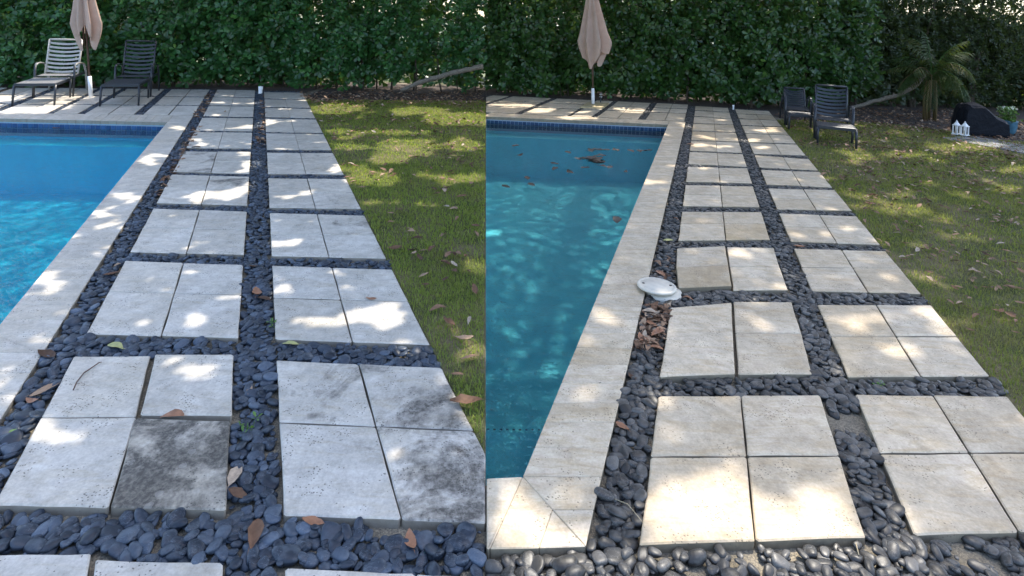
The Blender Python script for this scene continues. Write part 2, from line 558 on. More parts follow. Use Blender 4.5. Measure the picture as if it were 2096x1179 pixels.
def m_water(name, tint, chop):
    t = NT(name)
    p = t.pos()
    sepx = t.n("ShaderNodeSeparateXYZ"); t.set(sepx, 0, p)
    w1 = t.noise(t.vscale(p, (1.0, 1.7, 1)), 4.2, 3, 0.55, 1.2)
    w2 = t.noise(t.vscale(p, (1.0, 1.5, 1)), 15.0, 3, 0.6, 1.6)
    w3 = t.noise(p, 42.0, 2, 0.5, 0.8)
    near = t.n("ShaderNodeMapRange"); t.set(near, 0, sepx.outputs[1])
    near.inputs[1].default_value = chop[0]; near.inputs[2].default_value = chop[1]
    near.inputs[3].default_value = chop[2]; near.inputs[4].default_value = chop[3]
    h = t.math('ADD', t.math('MULTIPLY', w1, 0.8), t.math('MULTIPLY', w2, 0.5))
    h = t.math('ADD', h, t.math('MULTIPLY', w3, 0.22))
    h = t.math('MULTIPLY', h, near.outputs[0])
    bp = t.n("ShaderNodeBump"); t.set(bp, "Height", h); bp.inputs["Strength"].default_value = 1.0; bp.inputs["Distance"].default_value = 0.05
    gl = t.n("ShaderNodeBsdfGlossy"); gl.inputs["Roughness"].default_value = 0.09; gl.inputs["Color"].default_value = (1, 1, 1, 1)
    t.t.links.new(bp.outputs[0], gl.inputs["Normal"])
    tr = t.n("ShaderNodeBsdfRefraction"); tr.inputs["IOR"].default_value = 1.0; tr.inputs["Roughness"].default_value = 0.0
    tp = t.n("ShaderNodeBsdfTransparent"); tp.inputs["Color"].default_value = (*tint, 1)
    fr = t.n("ShaderNodeFresnel"); fr.inputs["IOR"].default_value = 1.33
    t.t.links.new(bp.outputs[0], fr.inputs["Normal"])
    mx = t.n("ShaderNodeMixShader")
    t.t.links.new(fr.outputs[0], mx.inputs[0]); t.t.links.new(tp.outputs[0], mx.inputs[1]); t.t.links.new(gl.outputs[0], mx.inputs[2])
    t.t.links.new(mx.outputs[0], t.out.inputs[0])
    t.t.nodes.remove(tr)
    return t.m


M['water_l'] = m_water("pool_water_blue", (0.72, 0.97, 1.0), (3.0, 9.0, 3.6, 2.2))
M['water_r'] = m_water("pool_water_teal", (0.70, 0.95, 0.97), (3.4, 7.5, 5.0, 1.8))

# ================================================================== SETTING: the paving layout measured on the ground
def inter(l1, l2):
    (x1, y1), (x2, y2) = l1; (x3, y3), (x4, y4) = l2
    d = (x1 - x2) * (y3 - y4) - (y1 - y2) * (x3 - x4)
    a, b = x1 * y2 - y1 * x2, x3 * y4 - y3 * x4
    return ((a * (x3 - x4) - (x1 - x2) * b) / d, (a * (y3 - y4) - (y1 - y2) * b) / d)


def vline(vp, s):
    return (vp, (vp[0] + s * 1000, vp[1] + 1000))


VPL = (533.0, 20.0)
LL = {k: vline(VPL, s) for k, s in dict(inner=-0.829, outer=-0.635, a0=-0.540, a1=-0.304, a2=-0.066, b0=0.045, b1=0.278, b2=0.508).items()}
RL = dict(inner=((1367, 256), (1070, 975)), outer=((1403, 250), (1198, 1116)), a0=((1418.6, 254.8), (1307.6, 1114.6)),
          a1=((1461.6, 250), (1546, 1107)), a2=((1503, 261), (1773, 1099)), b0=((1517, 253), (1871, 1094.5)),
          b1=((1566.8, 264), (2086.5, 1088.7)), b2=((1594, 251.4), (2061.6, 810.6)))


def hl(y533, m):
    return ((533.0, y533), (1533.0, y533 + 1000 * m))


def h2(x1, y1, x2, y2):
    return ((x1, y1), (x2, y2))


# rows: (front, mid or None, back) for the column beside the pool (A) and the column beside the lawn (B)
LEFT_A = [
    (hl(1046, .022), (852, 861.6), hl(725.5, -.005)),
    (hl(692.5, .028), hl(604, .026), hl(542, .0335)),
    (hl(521.5, .0255), hl(471.5, .029), hl(434, .0345)),
    (hl(421, .0285), hl(389.5, .03), hl(362.5, .031)),
    (hl(355, .02), hl(332, .016), hl(311, .012)),
    (hl(304, .012), hl(287, .01), hl(272, .012)),
    (hl(268, .014), None, hl(242, .006)),
    (hl(238.5, .012), None, hl(217.5, .008)),
    (hl(215.5, .008), None, hl(200, .01)),
    (hl(198, .01), None, hl(184.5, .01))]
LEFT_B = [
    (hl(1052.5, .038), hl(861, .046), hl(734, .047)),
    (hl(692.6, .036), hl(609, .0265), hl(542.5, .0317)),
    (hl(523, .02), hl(478.5, .012), hl(435, .026)),
    (hl(424.5, .008), hl(392.7, .01), hl(364, .015)),
    (hl(355, .01), hl(333, .009), hl(312, .008)),
    (hl(305.5, .006), hl(289, .01), hl(272.5, .016)),
    (hl(269, .018), None, hl(242.6, .018)),
    (hl(238.7, .024), None, hl(220.6, .018)),
    (hl(217.8, .022), None, hl(202.8, .018)),
    (hl(200.6, .02), None, hl(188, .024))]
RIGHT_A = [
    (h2(1307.6, 1115, 1773, 1099), h2(1330.6, 933.4, 1722.8, 931.4), h2(1345.7, 809, 1683, 806.6)),
    (h2(1347, 774, 1663.5, 764), None, None),
    (h2(1392, 593, 1613.7, 593.4), None, None),
    (h2(1387.6, 492, 1575, 490), h2(1391, 457.5, 1565, 457.5), h2(1391, 432.5, 1555.5, 433.4)),
    (h2(1396, 421, 1552.6, 423.4), h2(1400, 398, 1546, 400), h2(1403, 378.8, 1540, 381)),
    (h2(1404, 371.7, 1540, 375), h2(1405, 356, 1535, 358.5), h2(1406.7, 341.8, 1530, 344)),
    (h2(1406.7, 335, 1528, 341), h2(1408, 322.5, 1524, 327.5), h2(1409, 311, 1521, 315.4)),
    (h2(1410.8, 308, 1518, 312), None, h2(1413.6, 288.8, 1511.7, 291)),
    (h2(1415, 286.6, 1511, 289.5), None, h2(1417, 268.4, 1506, 272)),
    (h2(1418.6, 266.6, 1505, 270), None, h2(1420, 253, 1502.4, 255.8)),
    (h2(1420.8, 251, 1501, 254.4), None, h2(1422, 238.7, 1499, 243)),
    (h2(1423, 237, 1498.8, 241.8), None, h2(1424, 226.8, 1494, 230)),
    (h2(1424.4, 225, 1493, 228.2), None, h2(1425.8, 217.5, 1491.6, 220.8))]
RIGHT_B = [
    (h2(1871, 1094, 2086.5, 1088.7), h2(1803, 926.8, 2096, 926), h2(1753, 805.8, 2061.6, 810.6)),
    (h2(1736, 771.6, 2026, 768.8), h2(1709, 687.8, 1960.6, 688.3), h2(1675, 622.4, 1909.4, 624.6)),
    (h2(1660.6, 595, 1886.7, 601), h2(1645, 547, 1845, 549), h2(1628, 508.7, 1812.8, 513)),
    (h2(1621, 493.5, 1798.5, 500), h2(1609, 463.5, 1776, 466.5), h2(1598, 436, 1753, 442)),
    (h2(1588, 427.7, 1741.7, 431), h2(1581, 405, 1722, 408.5), h2(1574, 385, 1704.7, 389)),
    (h2(1569.7, 377, 1703, 383), h2(1564, 361.5, 1688, 366), h2(1559.7, 348, 1676, 352)),
    (h2(1557, 342.4, 1670.6, 348), h2(1551, 329.5, 1660, 335.5), h2(1545.5, 318, 1650.7, 325)),
    (h2(1543.9, 314.2, 1644, 317.4), None, h2(1533.9, 292.8, 1625.5, 295.6)),
    (h2(1531.7, 290.5, 1623.3, 293.3), None, h2(1525, 273.4, 1609.7, 277.3)),
    (h2(1523.8, 271.6, 1607.6, 275.6), None, h2(1518, 257.3, 1594.7, 260.4)),
    (h2(1517.4, 255, 1593, 258.4), None, h2(1513, 243.7, 1581, 246.2)),
    (h2(1512.4, 241.8, 1580.4, 245), None, h2(1508.8, 233.2, 1572.5, 235.7)),
    (h2(1508, 232, 1571.8, 234.4), None, h2(1506, 223.6, 1567.5, 227))]

TILES = {-1: [], 1: []}      # (world polygon, options)
J = 0.0022                   # half a paver joint


def inset(poly, d):
    """shrink a convex polygon by d"""
    n = len(poly); out = []
    area = sum(poly[i][0] * poly[(i + 1) % n][1] - poly[(i + 1) % n][0] * poly[i][1] for i in range(n))
    sg = 1 if area > 0 else -1
    L = []
    for i in range(n):
        a, b = Vector(poly[i]), Vector(poly[(i + 1) % n])
        e = (b - a)
        if e.length < 1e-6: continue
        e.normalize()
        nn = Vector((-e.y, e.x)) * sg * d
        L.append(((a + nn)[:], (b + nn)[:]))
    for i in range(len(L)):
        out.append(inter(L[i - 1], L[i]))
    return out


def add_tile(keep, c4, **kw):
    poly = [P2(*c) for c in c4]
    TILES[keep].append((inset(poly, kw.pop('gap', J)), kw))


def block(keep, LN, cols, front, mid, back, stains=None, warm=None, raise_=None):
    stains = stains or {}; warm = warm or {}; raise_ = raise_ or {}
    rows = [(front, mid), (mid, back)] if mid else [(front, back)]
    for ri, (f, b) in enumerate(rows):
        for ci in range(2):
            l, r = LN[cols[ci]], LN[cols[ci + 1]]
            c4 = [inter(l, f), inter(r, f), inter(r, b), inter(l, b)]
            key = (ri, ci)
            add_tile(keep, c4, stain=stains.get(key, random.uniform(0.0, 0.25)), warm=warm.get(key, random.uniform(0, 0.35 if keep < 0 else 0.6)), dz=raise_.get(key, 0.0))


A, B = ('a0', 'a1', 'a2'), ('b0', 'b1', 'b2')
# --- left yard, beside the pool
# nearest block: its four pavers sit slightly apart
def q(l, f): return inter(LL[l], f)
f0, b0 = LEFT_A[0][0], LEFT_A[0][2]
mL, mR1, mR2 = h2(82, 853, 274.6, 852), h2(295, 852, 475, 853), h2(274.6, 854, 473, 861.6)
add_tile(-1, [q('a0', f0), q('a1', f0), q('a1', mL), q('a0', mL)], stain=.12, warm=.2)
add_tile(-1, [q('a0', mL), (279, 852), (309, 726), q('a0', b0)], stain=.42, warm=.45)
add_tile(-1, [(286, 851), (476, 853), (479, 726), (317, 726)], stain=.3, warm=.25, dz=.004)
add_tile(-1, [(225, 1039), (464, 1046), (473, 862), (276, 855)], stain=.92, warm=.8, dz=.003, lum=.4)
block(-1, LL, B, *LEFT_B[0], stains={(0, 0): .56, (0, 1): .80, (1, 0): .58, (1, 1): .68}, warm={(0, 0): .0, (0, 1): .1})
for i in range(1, 10):
    block(-1, LL, A, *LEFT_A[i], stains={(0, 1): .5, (1, 1): .62, (1, 0): .2} if i in (3,) else ({(0, 0): .6, (0, 1): .3, (1, 0): .62} if i == 4 else {}))
    block(-1, LL, B, *LEFT_B[i], stains={(1, 1): .55, (0, 1): .45} if i in (2, 3, 4) else {})
# the row cut by the bottom of the picture
add_tile(-1, [(-180, 1560), (118, 1560), (188, 1129), (-70, 1131)], stain=.3, warm=.1)
add_tile(-1, [(122, 1580), (452, 1600), (458, 1147), (195, 1141)], stain=.3, warm=.1)
add_tile(-1, [(600, 1600), (945, 1620), (849, 1170), (582, 1159)], stain=.3)
add_tile(-1, [(950, 1620), (1260, 1640), (1120, 1182), (851, 1171)], stain=.3)
# deck behind the left pool
LCOL = [(-1.12, -.878), (-.872, -.638), (-1.455, -1.21), (-1.69, -1.461), (-2.0, -1.76), (-2.30, -2.07), (-2.56, -2.305), (-2.9, -2.66), (-3.15, -2.905), (-3.5, -3.25), (-3.75, -3.505), (-4.1, -3.85)]
for (s0, s1) in LCOL:
    for ri in (7, 8, 9):
        fr, _, bk = LEFT_A[ri]
        if ri == 7:
            fr = hl(237.2, .0125)
        l, r = vline(VPL, s0), vline(VPL, s1)
        add_tile(-1, [inter(l, fr), inter(r, fr), inter(r, bk), inter(l, bk)], stain=random.uniform(.1, .35), warm=random.uniform(0, .4))
# --- right yard
def qr(l, f): return inter(RL[l], f)
block(1, RL, A, *RIGHT_A[0], warm={(0, 0): .55, (0, 1): .6, (1, 0): .45, (1, 1): .3}, stains={(0, 0): .15, (1, 0): .3})
block(1, RL, B, *RIGHT_B[0], warm={(0, 0): .3, (0, 1): .4, (1, 0): .35, (1, 1): .3})
# second block: a long slab lifted at one corner and two square ones
add_tile(1, [(1348, 774), (1506, 767), (1498.5, 619), (1371, 630)], stain=.22, warm=.25, dz=.006, gap=.004)
add_tile(1, [(1510, 766), (1663.5, 766), (1641, 682), (1504.5, 681)], stain=.15, warm=.35)
add_tile(1, [(1504.5, 681), (1641, 682), (1620.8, 616.7), (1500.5, 616)], stain=.1, warm=.3)
block(1, RL, B, *RIGHT_B[1], warm={(0, 0): .55, (0, 1): .2})
add_tile(1, [(1388, 593), (1498, 588), (1491, 545), (1383.5, 550)], stain=.2, warm=1.0, dz=.014, lum=.22)
add_tile(1, [(1383.5, 550), (1491, 545), (1484.5, 504), (1385, 509)], stain=.1, warm=.3, dz=.006)
add_tile(1, [(1500.5, 594.5), (1613.7, 593.4), (1596, 546), (1493, 545.5)], stain=.1, warm=.2)
add_tile(1, [(1493, 545.5), (1596, 546), (1584, 507), (1487, 505)], stain=.1, warm=.2)
block(1, RL, B, *RIGHT_B[2], warm={(0, 1): .55})
for i in range(3, 13):
    block(1, RL, A, *RIGHT_A[i], warm={(0, 1): 1.0, (1, 0): .5, (0, 0): .3} if i == 3 else ({(0, 0): .8, (0, 1): .6} if i == 8 else {}))
    block(1, RL, B, *RIGHT_B[i])
VPR = (1443.0, 71.0)
RCOL = [(-.703, -.471), (-.467, -.240), (-1.05, -.795), (-1.31, -1.054), (-1.65, -1.385), (-1.96, -1.70), (-2.32, -1.965), (-2.72, -2.42), (-3.12, -2.724), (-3.5, -3.2)]
RDECK = [(h2(1000, 229.5, 1306.5, 243.5), h2(1000, 216.6, 1350, 230.5)), (h2(1000, 215.2, 1350, 229), h2(1000, 205, 1350, 221)), (h2(1000, 204, 1350, 219.5), h2(1000, 194.6, 1350, 211.5))]
for (s0, s1) in RCOL:
    for (fr, bk) in RDECK:
        l, r = vline(VPR, s0), vline(VPR, s1)
        add_tile(1, [inter(l, fr), inter(r, fr), inter(r, bk), inter(l, bk)], stain=random.uniform(0, .2), warm=random.uniform(0, .4))


def slab(name, poly, th, mat, parent, top=0.0, ch=0.0045, tilt=(0, 0), rc=0.006, rag=0.0):
    n = len(poly)
    area = sum(poly[i][0] * poly[(i + 1) % n][1] - poly[(i + 1) % n][0] * poly[i][1] for i in range(n))
    if area < 0: poly = poly[::-1]
    cx, cy = sum(p[0] for p in poly) / n, sum(p[1] for p in poly) / n
    ring = []
    for i in range(n):
        a, b, c = Vector(poly[i - 1]), Vector(poly[i]), Vector(poly[(i + 1) % n])
        la, lc = (a - b).length, (c - b).length
        if min(la, lc) < 3 * rc:
            ring.append(b); continue
        r = rc * random.uniform(0.5, 1.8)
        ring.append(b + (a - b) / la * r); ring.append(b + (c - b) / lc * r)
        if rag and lc > 0.15:
            e = (c - b) / lc; nn = Vector((-e.y, e.x))
            for k in (0.25, 0.5, 0.75):
                ring.append(b + e * lc * (k + random.uniform(-.08, .08)) + nn * random.uniform(0, rag))
    k = len(ring)
    inner = []
    for i in range(k):
        a, b, c = ring[i - 1], ring[i], ring[(i + 1) % k]
        e1, e2 = (b - a), (c - b)
        if e1.length < 1e-6 or e2.length < 1e-6:
            inner.append(b); continue
        nn = (Vector((-e1.y, e1.x)).normalized() + Vector((-e2.y, e2.x)).normalized()).normalized()
        inner.append(b + nn * ch * 1.15)
    def zt(p): return top + (p.x - cx) * tilt[0] + (p.y - cy) * tilt[1]
    v = [(p.x - cx, p.y - cy, zt(p)) for p in inner] + [(p.x - cx, p.y - cy, zt(p) - ch) for p in ring] + [(p.x - cx, p.y - cy, top - th) for p in ring]
    f = [tuple(range(k))]
    for i in range(k):
        j = (i + 1) % k
        f.append((k + i, k + j, j, i)); f.append((2 * k + i, 2 * k + j, k + j, k + i))
    f.append(tuple(range(3 * k - 1, 2 * k - 1, -1)))
    o = mesh_obj(name, v, f, mat, parent, False, (cx, cy, 0))
    return o


paths = {}
for keep, nm, mat, lab in ((-1, 'paver_path', M['trav_l'], 'silver grey travertine paver path beside the bright blue pool'),
                           (1, 'paver_path', M['trav_r'], 'ivory travertine paver path beside the teal pool')):
    root = tag(empty(nm), lab, kind='structure')
    paths[keep] = root
    kept = []
    for poly, kw in TILES[keep]:
        pc = clip_seam(poly, keep)
        if len(pc) < 3: continue
        kept.append(pc)
        far = sum(p[1] for p in pc) / len(pc) > 7
        o = slab('paver', pc, 0.056, mat, root, top=kw.get('dz', 0) + random.uniform(-.002, .002),
                 tilt=(random.uniform(-.004, .004), random.uniform(-.004, .004)), rag=0 if far else 0.0035)
        o.color = (kw.get('stain', .1), kw.get('warm', .2), kw.get('lum', random.uniform(.34, .64)), 1)
    TILES[keep] = kept

# ================================================================== the pools
WZ = -0.125
def ipt(LN, l, f): return P2(*inter(LN[l], f))
# left pool: far right corner and the line of its right edge
la, lb = P2(343, 250), P2(0, 663)
dx = (Vector(lb) - Vector(la)).normalized()
l_near = tuple((Vector(la) + dx * 9.2)[:])
l_farL = tuple((Vector(la) + (Vector(P2(0, 242)) - Vector(la)).normalized() * 9.0)[:])
l_nearL = tuple((Vector(l_near) + (Vector(l_farL) - Vector(la)))[:])
LP = [la, l_farL, l_nearL, l_near]
# right pool: bounded by the line where the two yards meet
ra, rb = P2(1368.6, 255), P2(1070, 975)
def seam_hit(p, q_):
    d0, d1 = side(*p), side(*q_); t = d0 / (d0 - d1)
    return (p[0] + (q_[0] - p[0]) * t, p[1] + (q_[1] - p[1]) * t)
r_farL = seam_hit(ra, P2(900, 233.5))
r_nearL = seam_hit(rb, P2(900, 976))
RP = [ra, r_farL, r_nearL, rb]
POOLS = {-1: LP, 1: RP}


def lerp2(a, b, t): return (a[0] + (b[0] - a[0]) * t, a[1] + (b[1] - a[1]) * t)


ground_holes = []
for keep, poly, plaster, tile, wmat, lab in ((-1, LP, M['plaster_l'], M['tile_l'], M['water_l'], 'pool with bright blue water and cobalt waterline tiles'),
                                             (1, RP, M['plaster_r'], M['tile_r'], M['water_r'], 'pool with teal water and dark leaves afloat')):
    # basin (walls + floor)
    zb = -1.0
    v = [(p[0], p[1], -0.055) for p in poly] + [(p[0], p[1], zb) for p in poly]
    f = [(i, (i + 1) % 4, 4 + (i + 1) % 4, 4 + i) for i in range(4)] + [(4, 5, 6, 7)]
    pool = mesh_obj('swimming_pool', v, f, plaster)
    tag(pool, lab, kind='structure')
    ground_holes.append(poly)
    # bench under the far wall
    a, b = Vector(poly[0]), Vector(poly[1]); c, d = Vector(poly[3]), Vector(poly[2])
    w = 0.46 if keep < 0 else 0.34
    e = (c - a).normalized() * w; e2 = (d - b).normalized() * w
    zl = WZ - 0.17
    pts = [a, b, b + e2, a + e]
    mesh_obj('bench_ledge', [(p.x, p.y, zl) for p in pts] + [(p.x, p.y, zb) for p in pts], [(0, 1, 2, 3), (2, 3, 7, 6), (3, 0, 4, 7), (1, 2, 6, 5)], plaster, pool)
    if keep > 0:
        q0, q1 = P2(995, 884, WZ - .15), P2(1105, 884, WZ - .15)
        zl2 = WZ - 0.15
        pts = [poly[2], poly[3], q1, (seam_pt(q0[1])[0] + .004, q0[1])]
        pts[2] = lerp2(poly[3], poly[0], (q1[1] - poly[3][1]) / (poly[0][1] - poly[3][1]))
        st = mesh_obj('entry_step', [(p[0], p[1], zl2) for p in pts] + [(p[0], p[1], zb) for p in pts], [(0, 1, 2, 3), (2, 3, 7, 6), (3, 0, 4, 7), (1, 2, 6, 5)], plaster, pool)
        p3, p2_ = Vector(pts[3]), Vector(pts[2]); n_t = 12
        tm = MB().box((0, 0, 0), (0.013, 0.007, 0.003)); shared = None
        for i in range(n_t):
            c0 = p3.lerp(p2_, (i + .5) / n_t)
            if shared is None:
                shared = tm.build('step_tile', tile, st); oo = shared
            else:
                oo = shared.copy(); link(oo, st)
            oo.location = (c0.x, c0.y + 0.012, zl2 + 0.004)
    # waterline tiles on the far wall: two rows, each tile its own piece, over a grout bed
    L = (b - a).length; ux = (b - a) / L
    inn = Vector((c.x - a.x, c.y - a.y)).normalized(); nrm = Vector((-ux.y, ux.x))
    if nrm.dot(inn) < 0: nrm = -nrm
    mid = (a + b) / 2
    ang = math.atan2(ux.y, ux.x)
    gm = MB().box((0, 0, 0), (L - 0.01, 0.012, 0.20), Matrix.Rotation(ang, 3, 'Z'))
    g = gm.build('grout_bed', M['grout'], pool); g.location = (mid.x + nrm.x * .007, mid.y + nrm.y * .007, -0.157)
    tw = 0.074
    vis = (3.9 if keep < 0 else L)
    tmesh = None
    for rr in range(2):
        for i in range(int(vis / tw)):
            cpt = a + ux * (tw * (i + .5)) + nrm * 0.0155
            if tmesh is None:
                tm = MB().box((0, 0, 0), (tw - .007, 0.007, tw - .007), Matrix.Rotation(ang, 3, 'Z'), 0.0012)
                o = tm.build('waterline_tile', tile, pool); tmesh = o.data
            else:
                o = link(bpy.data.objects.new('waterline_tile', tmesh), pool)
            o.location = (cpt.x, cpt.y, -0.062 - .005 - tw * (rr + .5))
    # water
    nx, ny = 2, 2
    wp = [Vector(p) for p in poly]
    water = mesh_obj('water', [(p.x, p.y, WZ) for p in wp], [(0, 1, 2, 3)], wmat)
    tag(water, lab.replace('pool with ', 'rippled ').split(' and ')[0] + (' in the left pool' if keep < 0 else ' in the right pool'), kind='structure')
    # coping along the right-hand side
    cm = M['trav_l'] if keep < 0 else M['trav_r']
    LN = LL if keep < 0 else RL
    def stone(c4, gap=.0004):
        pw = clip_seam([P2(*p) for p in c4], keep)
        if len(pw) < 3: return
        pw = inset(pw, gap)
        o = slab('coping_stone', pw, 0.062, cm, pool, top=random.uniform(-.0008, .0008), ch=0.003, rc=.003)
        o.color = (random.uniform(0, .15), random.uniform(.05, .55), random.uniform(.42, .58), 1)
        TILES[keep].append(pw)
    if keep < 0:
        Y0, Y1 = 8.83, 1.35
    else:
        Y0, Y1 = None, None
    # walk along the inner edge in steps of 0.153 m and cut each stone between inner and outer edge
    if keep < 0:
        yy = 248.0; ys = [yy]
        while yy < 1400:
            Yc = P(inter(LL['inner'], hl(yy, 0))[0], yy).y - 0.156
            if Yc < 1.2: break
            p_in = None
            lo, hi = yy, yy + 400
            for _ in range(30):
                m_ = (lo + hi) / 2
                if P(inter(LL['inner'], hl(m_, 0))[0], m_).y > Yc: lo = m_
                else: hi = m_
            yy = lo; ys.append(yy)
        for i in range(len(ys) - 1):
            fr, bk = hl(ys[i + 1], .012), hl(ys[i], .012)
            sh = 0.012
            def row(yv):
                xi = inter(LL['inner'], hl(yv, 0)); xo = inter(LL['outer'], ((xi[0], xi[1]), (xi[0] + 100, xi[1] + 2.0)))
                return xi, xo
            (i0, o0), (i1, o1) = row(ys[i]), row(ys[i + 1])
            stone([i1, o1, o0, i0])
    else:
        ys = [253.0]; yy = 253.0
        def xin(y): return inter(RL['inner'], hl(y, 0))[0]
        while True:
            Yc = P(xin(yy), yy).y - 0.156
            lo, hi = yy, yy + 400
            for _ in range(30):
                m_ = (lo + hi) / 2
                if P(xin(m_), m_).y > Yc: lo = m_
                else: hi = m_
            if lo > 850: break
            yy = lo; ys.append(yy)
        ys += [864, 915, 975]
        for i in range(len(ys) - 1):
            def row(yv):
                m_ = .02 if yv < 800 else 0.0
                return inter(RL['inner'], hl(yv, 0)), inter(RL['outer'], ((xin(yv), yv), (xin(yv) + 100, yv + 100 * m_)))
            (i0, o0), (i1, o1) = row(ys[i]), row(ys[i + 1])
            stone([i1, o1, o0, i0])
        I_, O_ = (1070, 975), (1199, 1118)
        stone([I_, (1231.5, 975), (1215, 1043), (1131, 1043)]); stone([(1131, 1043), (1215, 1043), O_])
        stone([(900, 983), I_, (1003, 1123), (900, 1124)]); stone([I_, (1131, 1043), (1103.5, 1121), (1003, 1123)]); stone([(1131, 1043), O_, (1103.5, 1121)])
    # coping along the far side
    if keep < 0:
        bkl, frl = hl(237.9, .0125), h2(0, 242, 343, 250)
        xr = 343
        ang_s = np.arange(-0.829, -3.6, -0.077)
        for k, s0 in enumerate(ang_s[:-1]):
            r_, l_ = vline(VPL, s0), vline(VPL, ang_s[k + 1] + .0)
            top_r = inter(r_, bkl)
            stone([inter(l_, frl), inter(r_, frl), inter(r_, bkl), inter(l_, bkl)])
        # corner piece between the far coping and the right-hand coping
        cA = inter(LL['inner'], hl(248, 0)); cB = inter(LL['outer'], (cA, (cA[0] + 100, cA[1] + 2)))
        stone([cA, cB, inter(LL['outer'], bkl), inter(vline(VPL, -0.829), bkl)])
    else:
        bkl, frl = h2(1000, 230.6, 1306.5, 244.6), h2(1000, 238.2, 1368.6, 255)
        ss = np.arange(-.415, -2.75, -.075)
        for k, s0 in enumerate(ss[:-1]):
            r_, l_ = vline(VPR, s0), vline(VPR, ss[k + 1])
            stone([inter(l_, frl), inter(r_, frl), inter(r_, bkl), inter(l_, bkl)])
        cA = inter(RL['inner'], hl(253, 0)); cB = inter(RL['outer'], (cA, (cA[0] + 100, cA[1] + 2)))
        stone([cA, cB, inter(RL['outer'], bkl), inter(vline(VPR, -.415), bkl)])

# ================================================================== ground, lawns, soil bed
GZ = -0.035
outer = [(-300, -200), (300, -200), (300, 600), (-300, 600)]
loops = [[Vector((x, y, 0)) for x, y in outer]] + [[Vector((x, y, 0)) for x, y in h_] for h_ in ground_holes]
flat = [p for l in loops for p in l]
tris = tessellate_polygon(loops)
gme = mesh_obj('ground', [(p.x, p.y, GZ) for p in flat], [tuple(t) for t in tris], M['sand'])
tag(gme, 'pale sandy soil under the pebbles and pavers', kind='structure')


def sheet(name, poly, z, mat, lab, sub=None):
    o = mesh_obj(name, [(x, y, z) for x, y in poly], [tuple(range(len(poly)))], mat)
    return tag(o, lab, kind='structure')


def edgeL(y, ds=0.003): return (VPL[0] + (0.508 + ds) * (y - 20), y)
def edgeR(y, dx_=1): return (1594 + .836 * (y - 251.4) + dx_, y)


LAWN_L = [P2(*edgeL(206)), P2(*edgeL(400)), P2(*edgeL(922))]
sy = [p for p in (seam_pt(LAWN_L[2][1]), seam_pt(P(995, 206).y))]
LAWN_L = clip_seam([P2(*edgeL(204)), P2(*edgeL(300)), P2(*edgeL(500)), P2(*edgeL(960)), P2(1150, 960), P2(1150, 206)], -1, .004)
LAWN_R = [P2(*edgeR(244)), P2(*edgeR(500)), P2(*edgeR(1400)), (4.5, 1.0), (11.5, 3.0), (15.0, 10.4)] + [P2(2020, 286), P2(1950, 268), P2(1800, 250)]
sheet('lawn', LAWN_L, -0.016, M['lawn'], 'leaf strewn lawn beside the silver grey paver path')
sheet('lawn', LAWN_R, -0.016, M['lawn'], 'leaf strewn lawn beside the ivory paver path')

M['far'] = m_plain("rough_grass_land", (0.07, 0.085, 0.035), 0.95, 0.4, 3)
sheet('terrain', [(-290, 15.8), (290, 15.8), (290, 590), (-290, 590)], -0.03, M['far'], 'rough grass land beyond the hedges')

# ================================================================== pebbles
def in_polys(X, Y, polys, grow=0.0):
    hit = np.zeros(len(X), bool)
    for poly in polys:
        n = len(poly)
        area = sum(poly[i][0] * poly[(i + 1) % n][1] - poly[(i + 1) % n][0] * poly[i][1] for i in range(n))
        sg = 1 if area > 0 else -1
        xs = [p[0] for p in poly]; ysx = [p[1] for p in poly]
        cand = np.nonzero((X > min(xs) - .1) & (X < max(xs) + .1) & (Y > min(ysx) - .1) & (Y < max(ysx) + .1) & ~hit)[0]
        if len(cand) == 0: continue
        ok = np.ones(len(cand), bool)
        for i in range(n):
            a, b = poly[i], poly[(i + 1) % n]
            ex, ey = b[0] - a[0], b[1] - a[1]; l = math.hypot(ex, ey)
            if l < 1e-6: continue
            dd = sg * (ex * (Y[cand] - a[1]) - ey * (X[cand] - a[0])) / l
            ok &= dd > -grow
        hit[cand[ok]] = True
    return hit


def xline(LN, k, y):
    (x1, y1), (x2, y2) = LN[k]
    return x1 + (x2 - x1) * (y - y1) / (y2 - y1)


def pebble_zone(keep, X, Y):
    px, py = proj(X, Y, np.zeros_like(X))
    LN = LL if keep < 0 else RL
    if keep < 0:
        ok = (px > xline(LN, 'outer', py)) & (px < xline(LN, 'b2', py) + 1) & (py > 184 + .012 * (px - 440)) & (py < 1330)
        deck = (px <= xline(LN, 'outer', py)) & (px > -120) & (py < 237 + .0125 * (px - 533)) & (py > 183 + .01 * (px - 533))
    else:
        ok = (px > xline(LN, 'outer', py)) & (px < xline(LN, 'b2', py) + 1) & (py > 217 + .055 * (px - 1430)) & (py < 1330)
        ok |= (py >= 1117) & (py < 1330) & (px < xline(LN, 'b2', py))
        deck = (px <= xline(LN, 'outer', py)) & (py < 230 + .0456 * (px - 1000)) & (py > 194.6 + .048 * (px - 1000))
    return (ok | deck) & (keep * side(X, Y, 0 * X) > 0.018)


def ico(sub):
    bm = bmesh.new(); bmesh.ops.create_icosphere(bm, subdivisions=sub, radius=1.0)
    bm.verts.index_update()
    v = np.array([p.co[:] for p in bm.verts]); t = np.array([[q.index for q in p.verts] for p in bm.faces]); bm.free()
    return v, t


ICO1, ICO2, ICO3 = ico(1), ico(2), ico(3)


def pebble_shape(v, seed):
    r = random.Random(seed)
    w = np.array([[r.uniform(-1, 1) for _ in range(3)] for _ in range(4)])
    d = np.zeros(len(v))
    for k in range(4):
        d += 0.14 * np.sin(v @ w[k] * 2.4 + k * 1.7)
    v = v * (1 + d)[:, None]
    s = np.array([1.0, r.uniform(.55, .84), r.uniform(.30, .44)])
    v = np.sign(v) * np.abs(v) ** 0.78
    return v * s


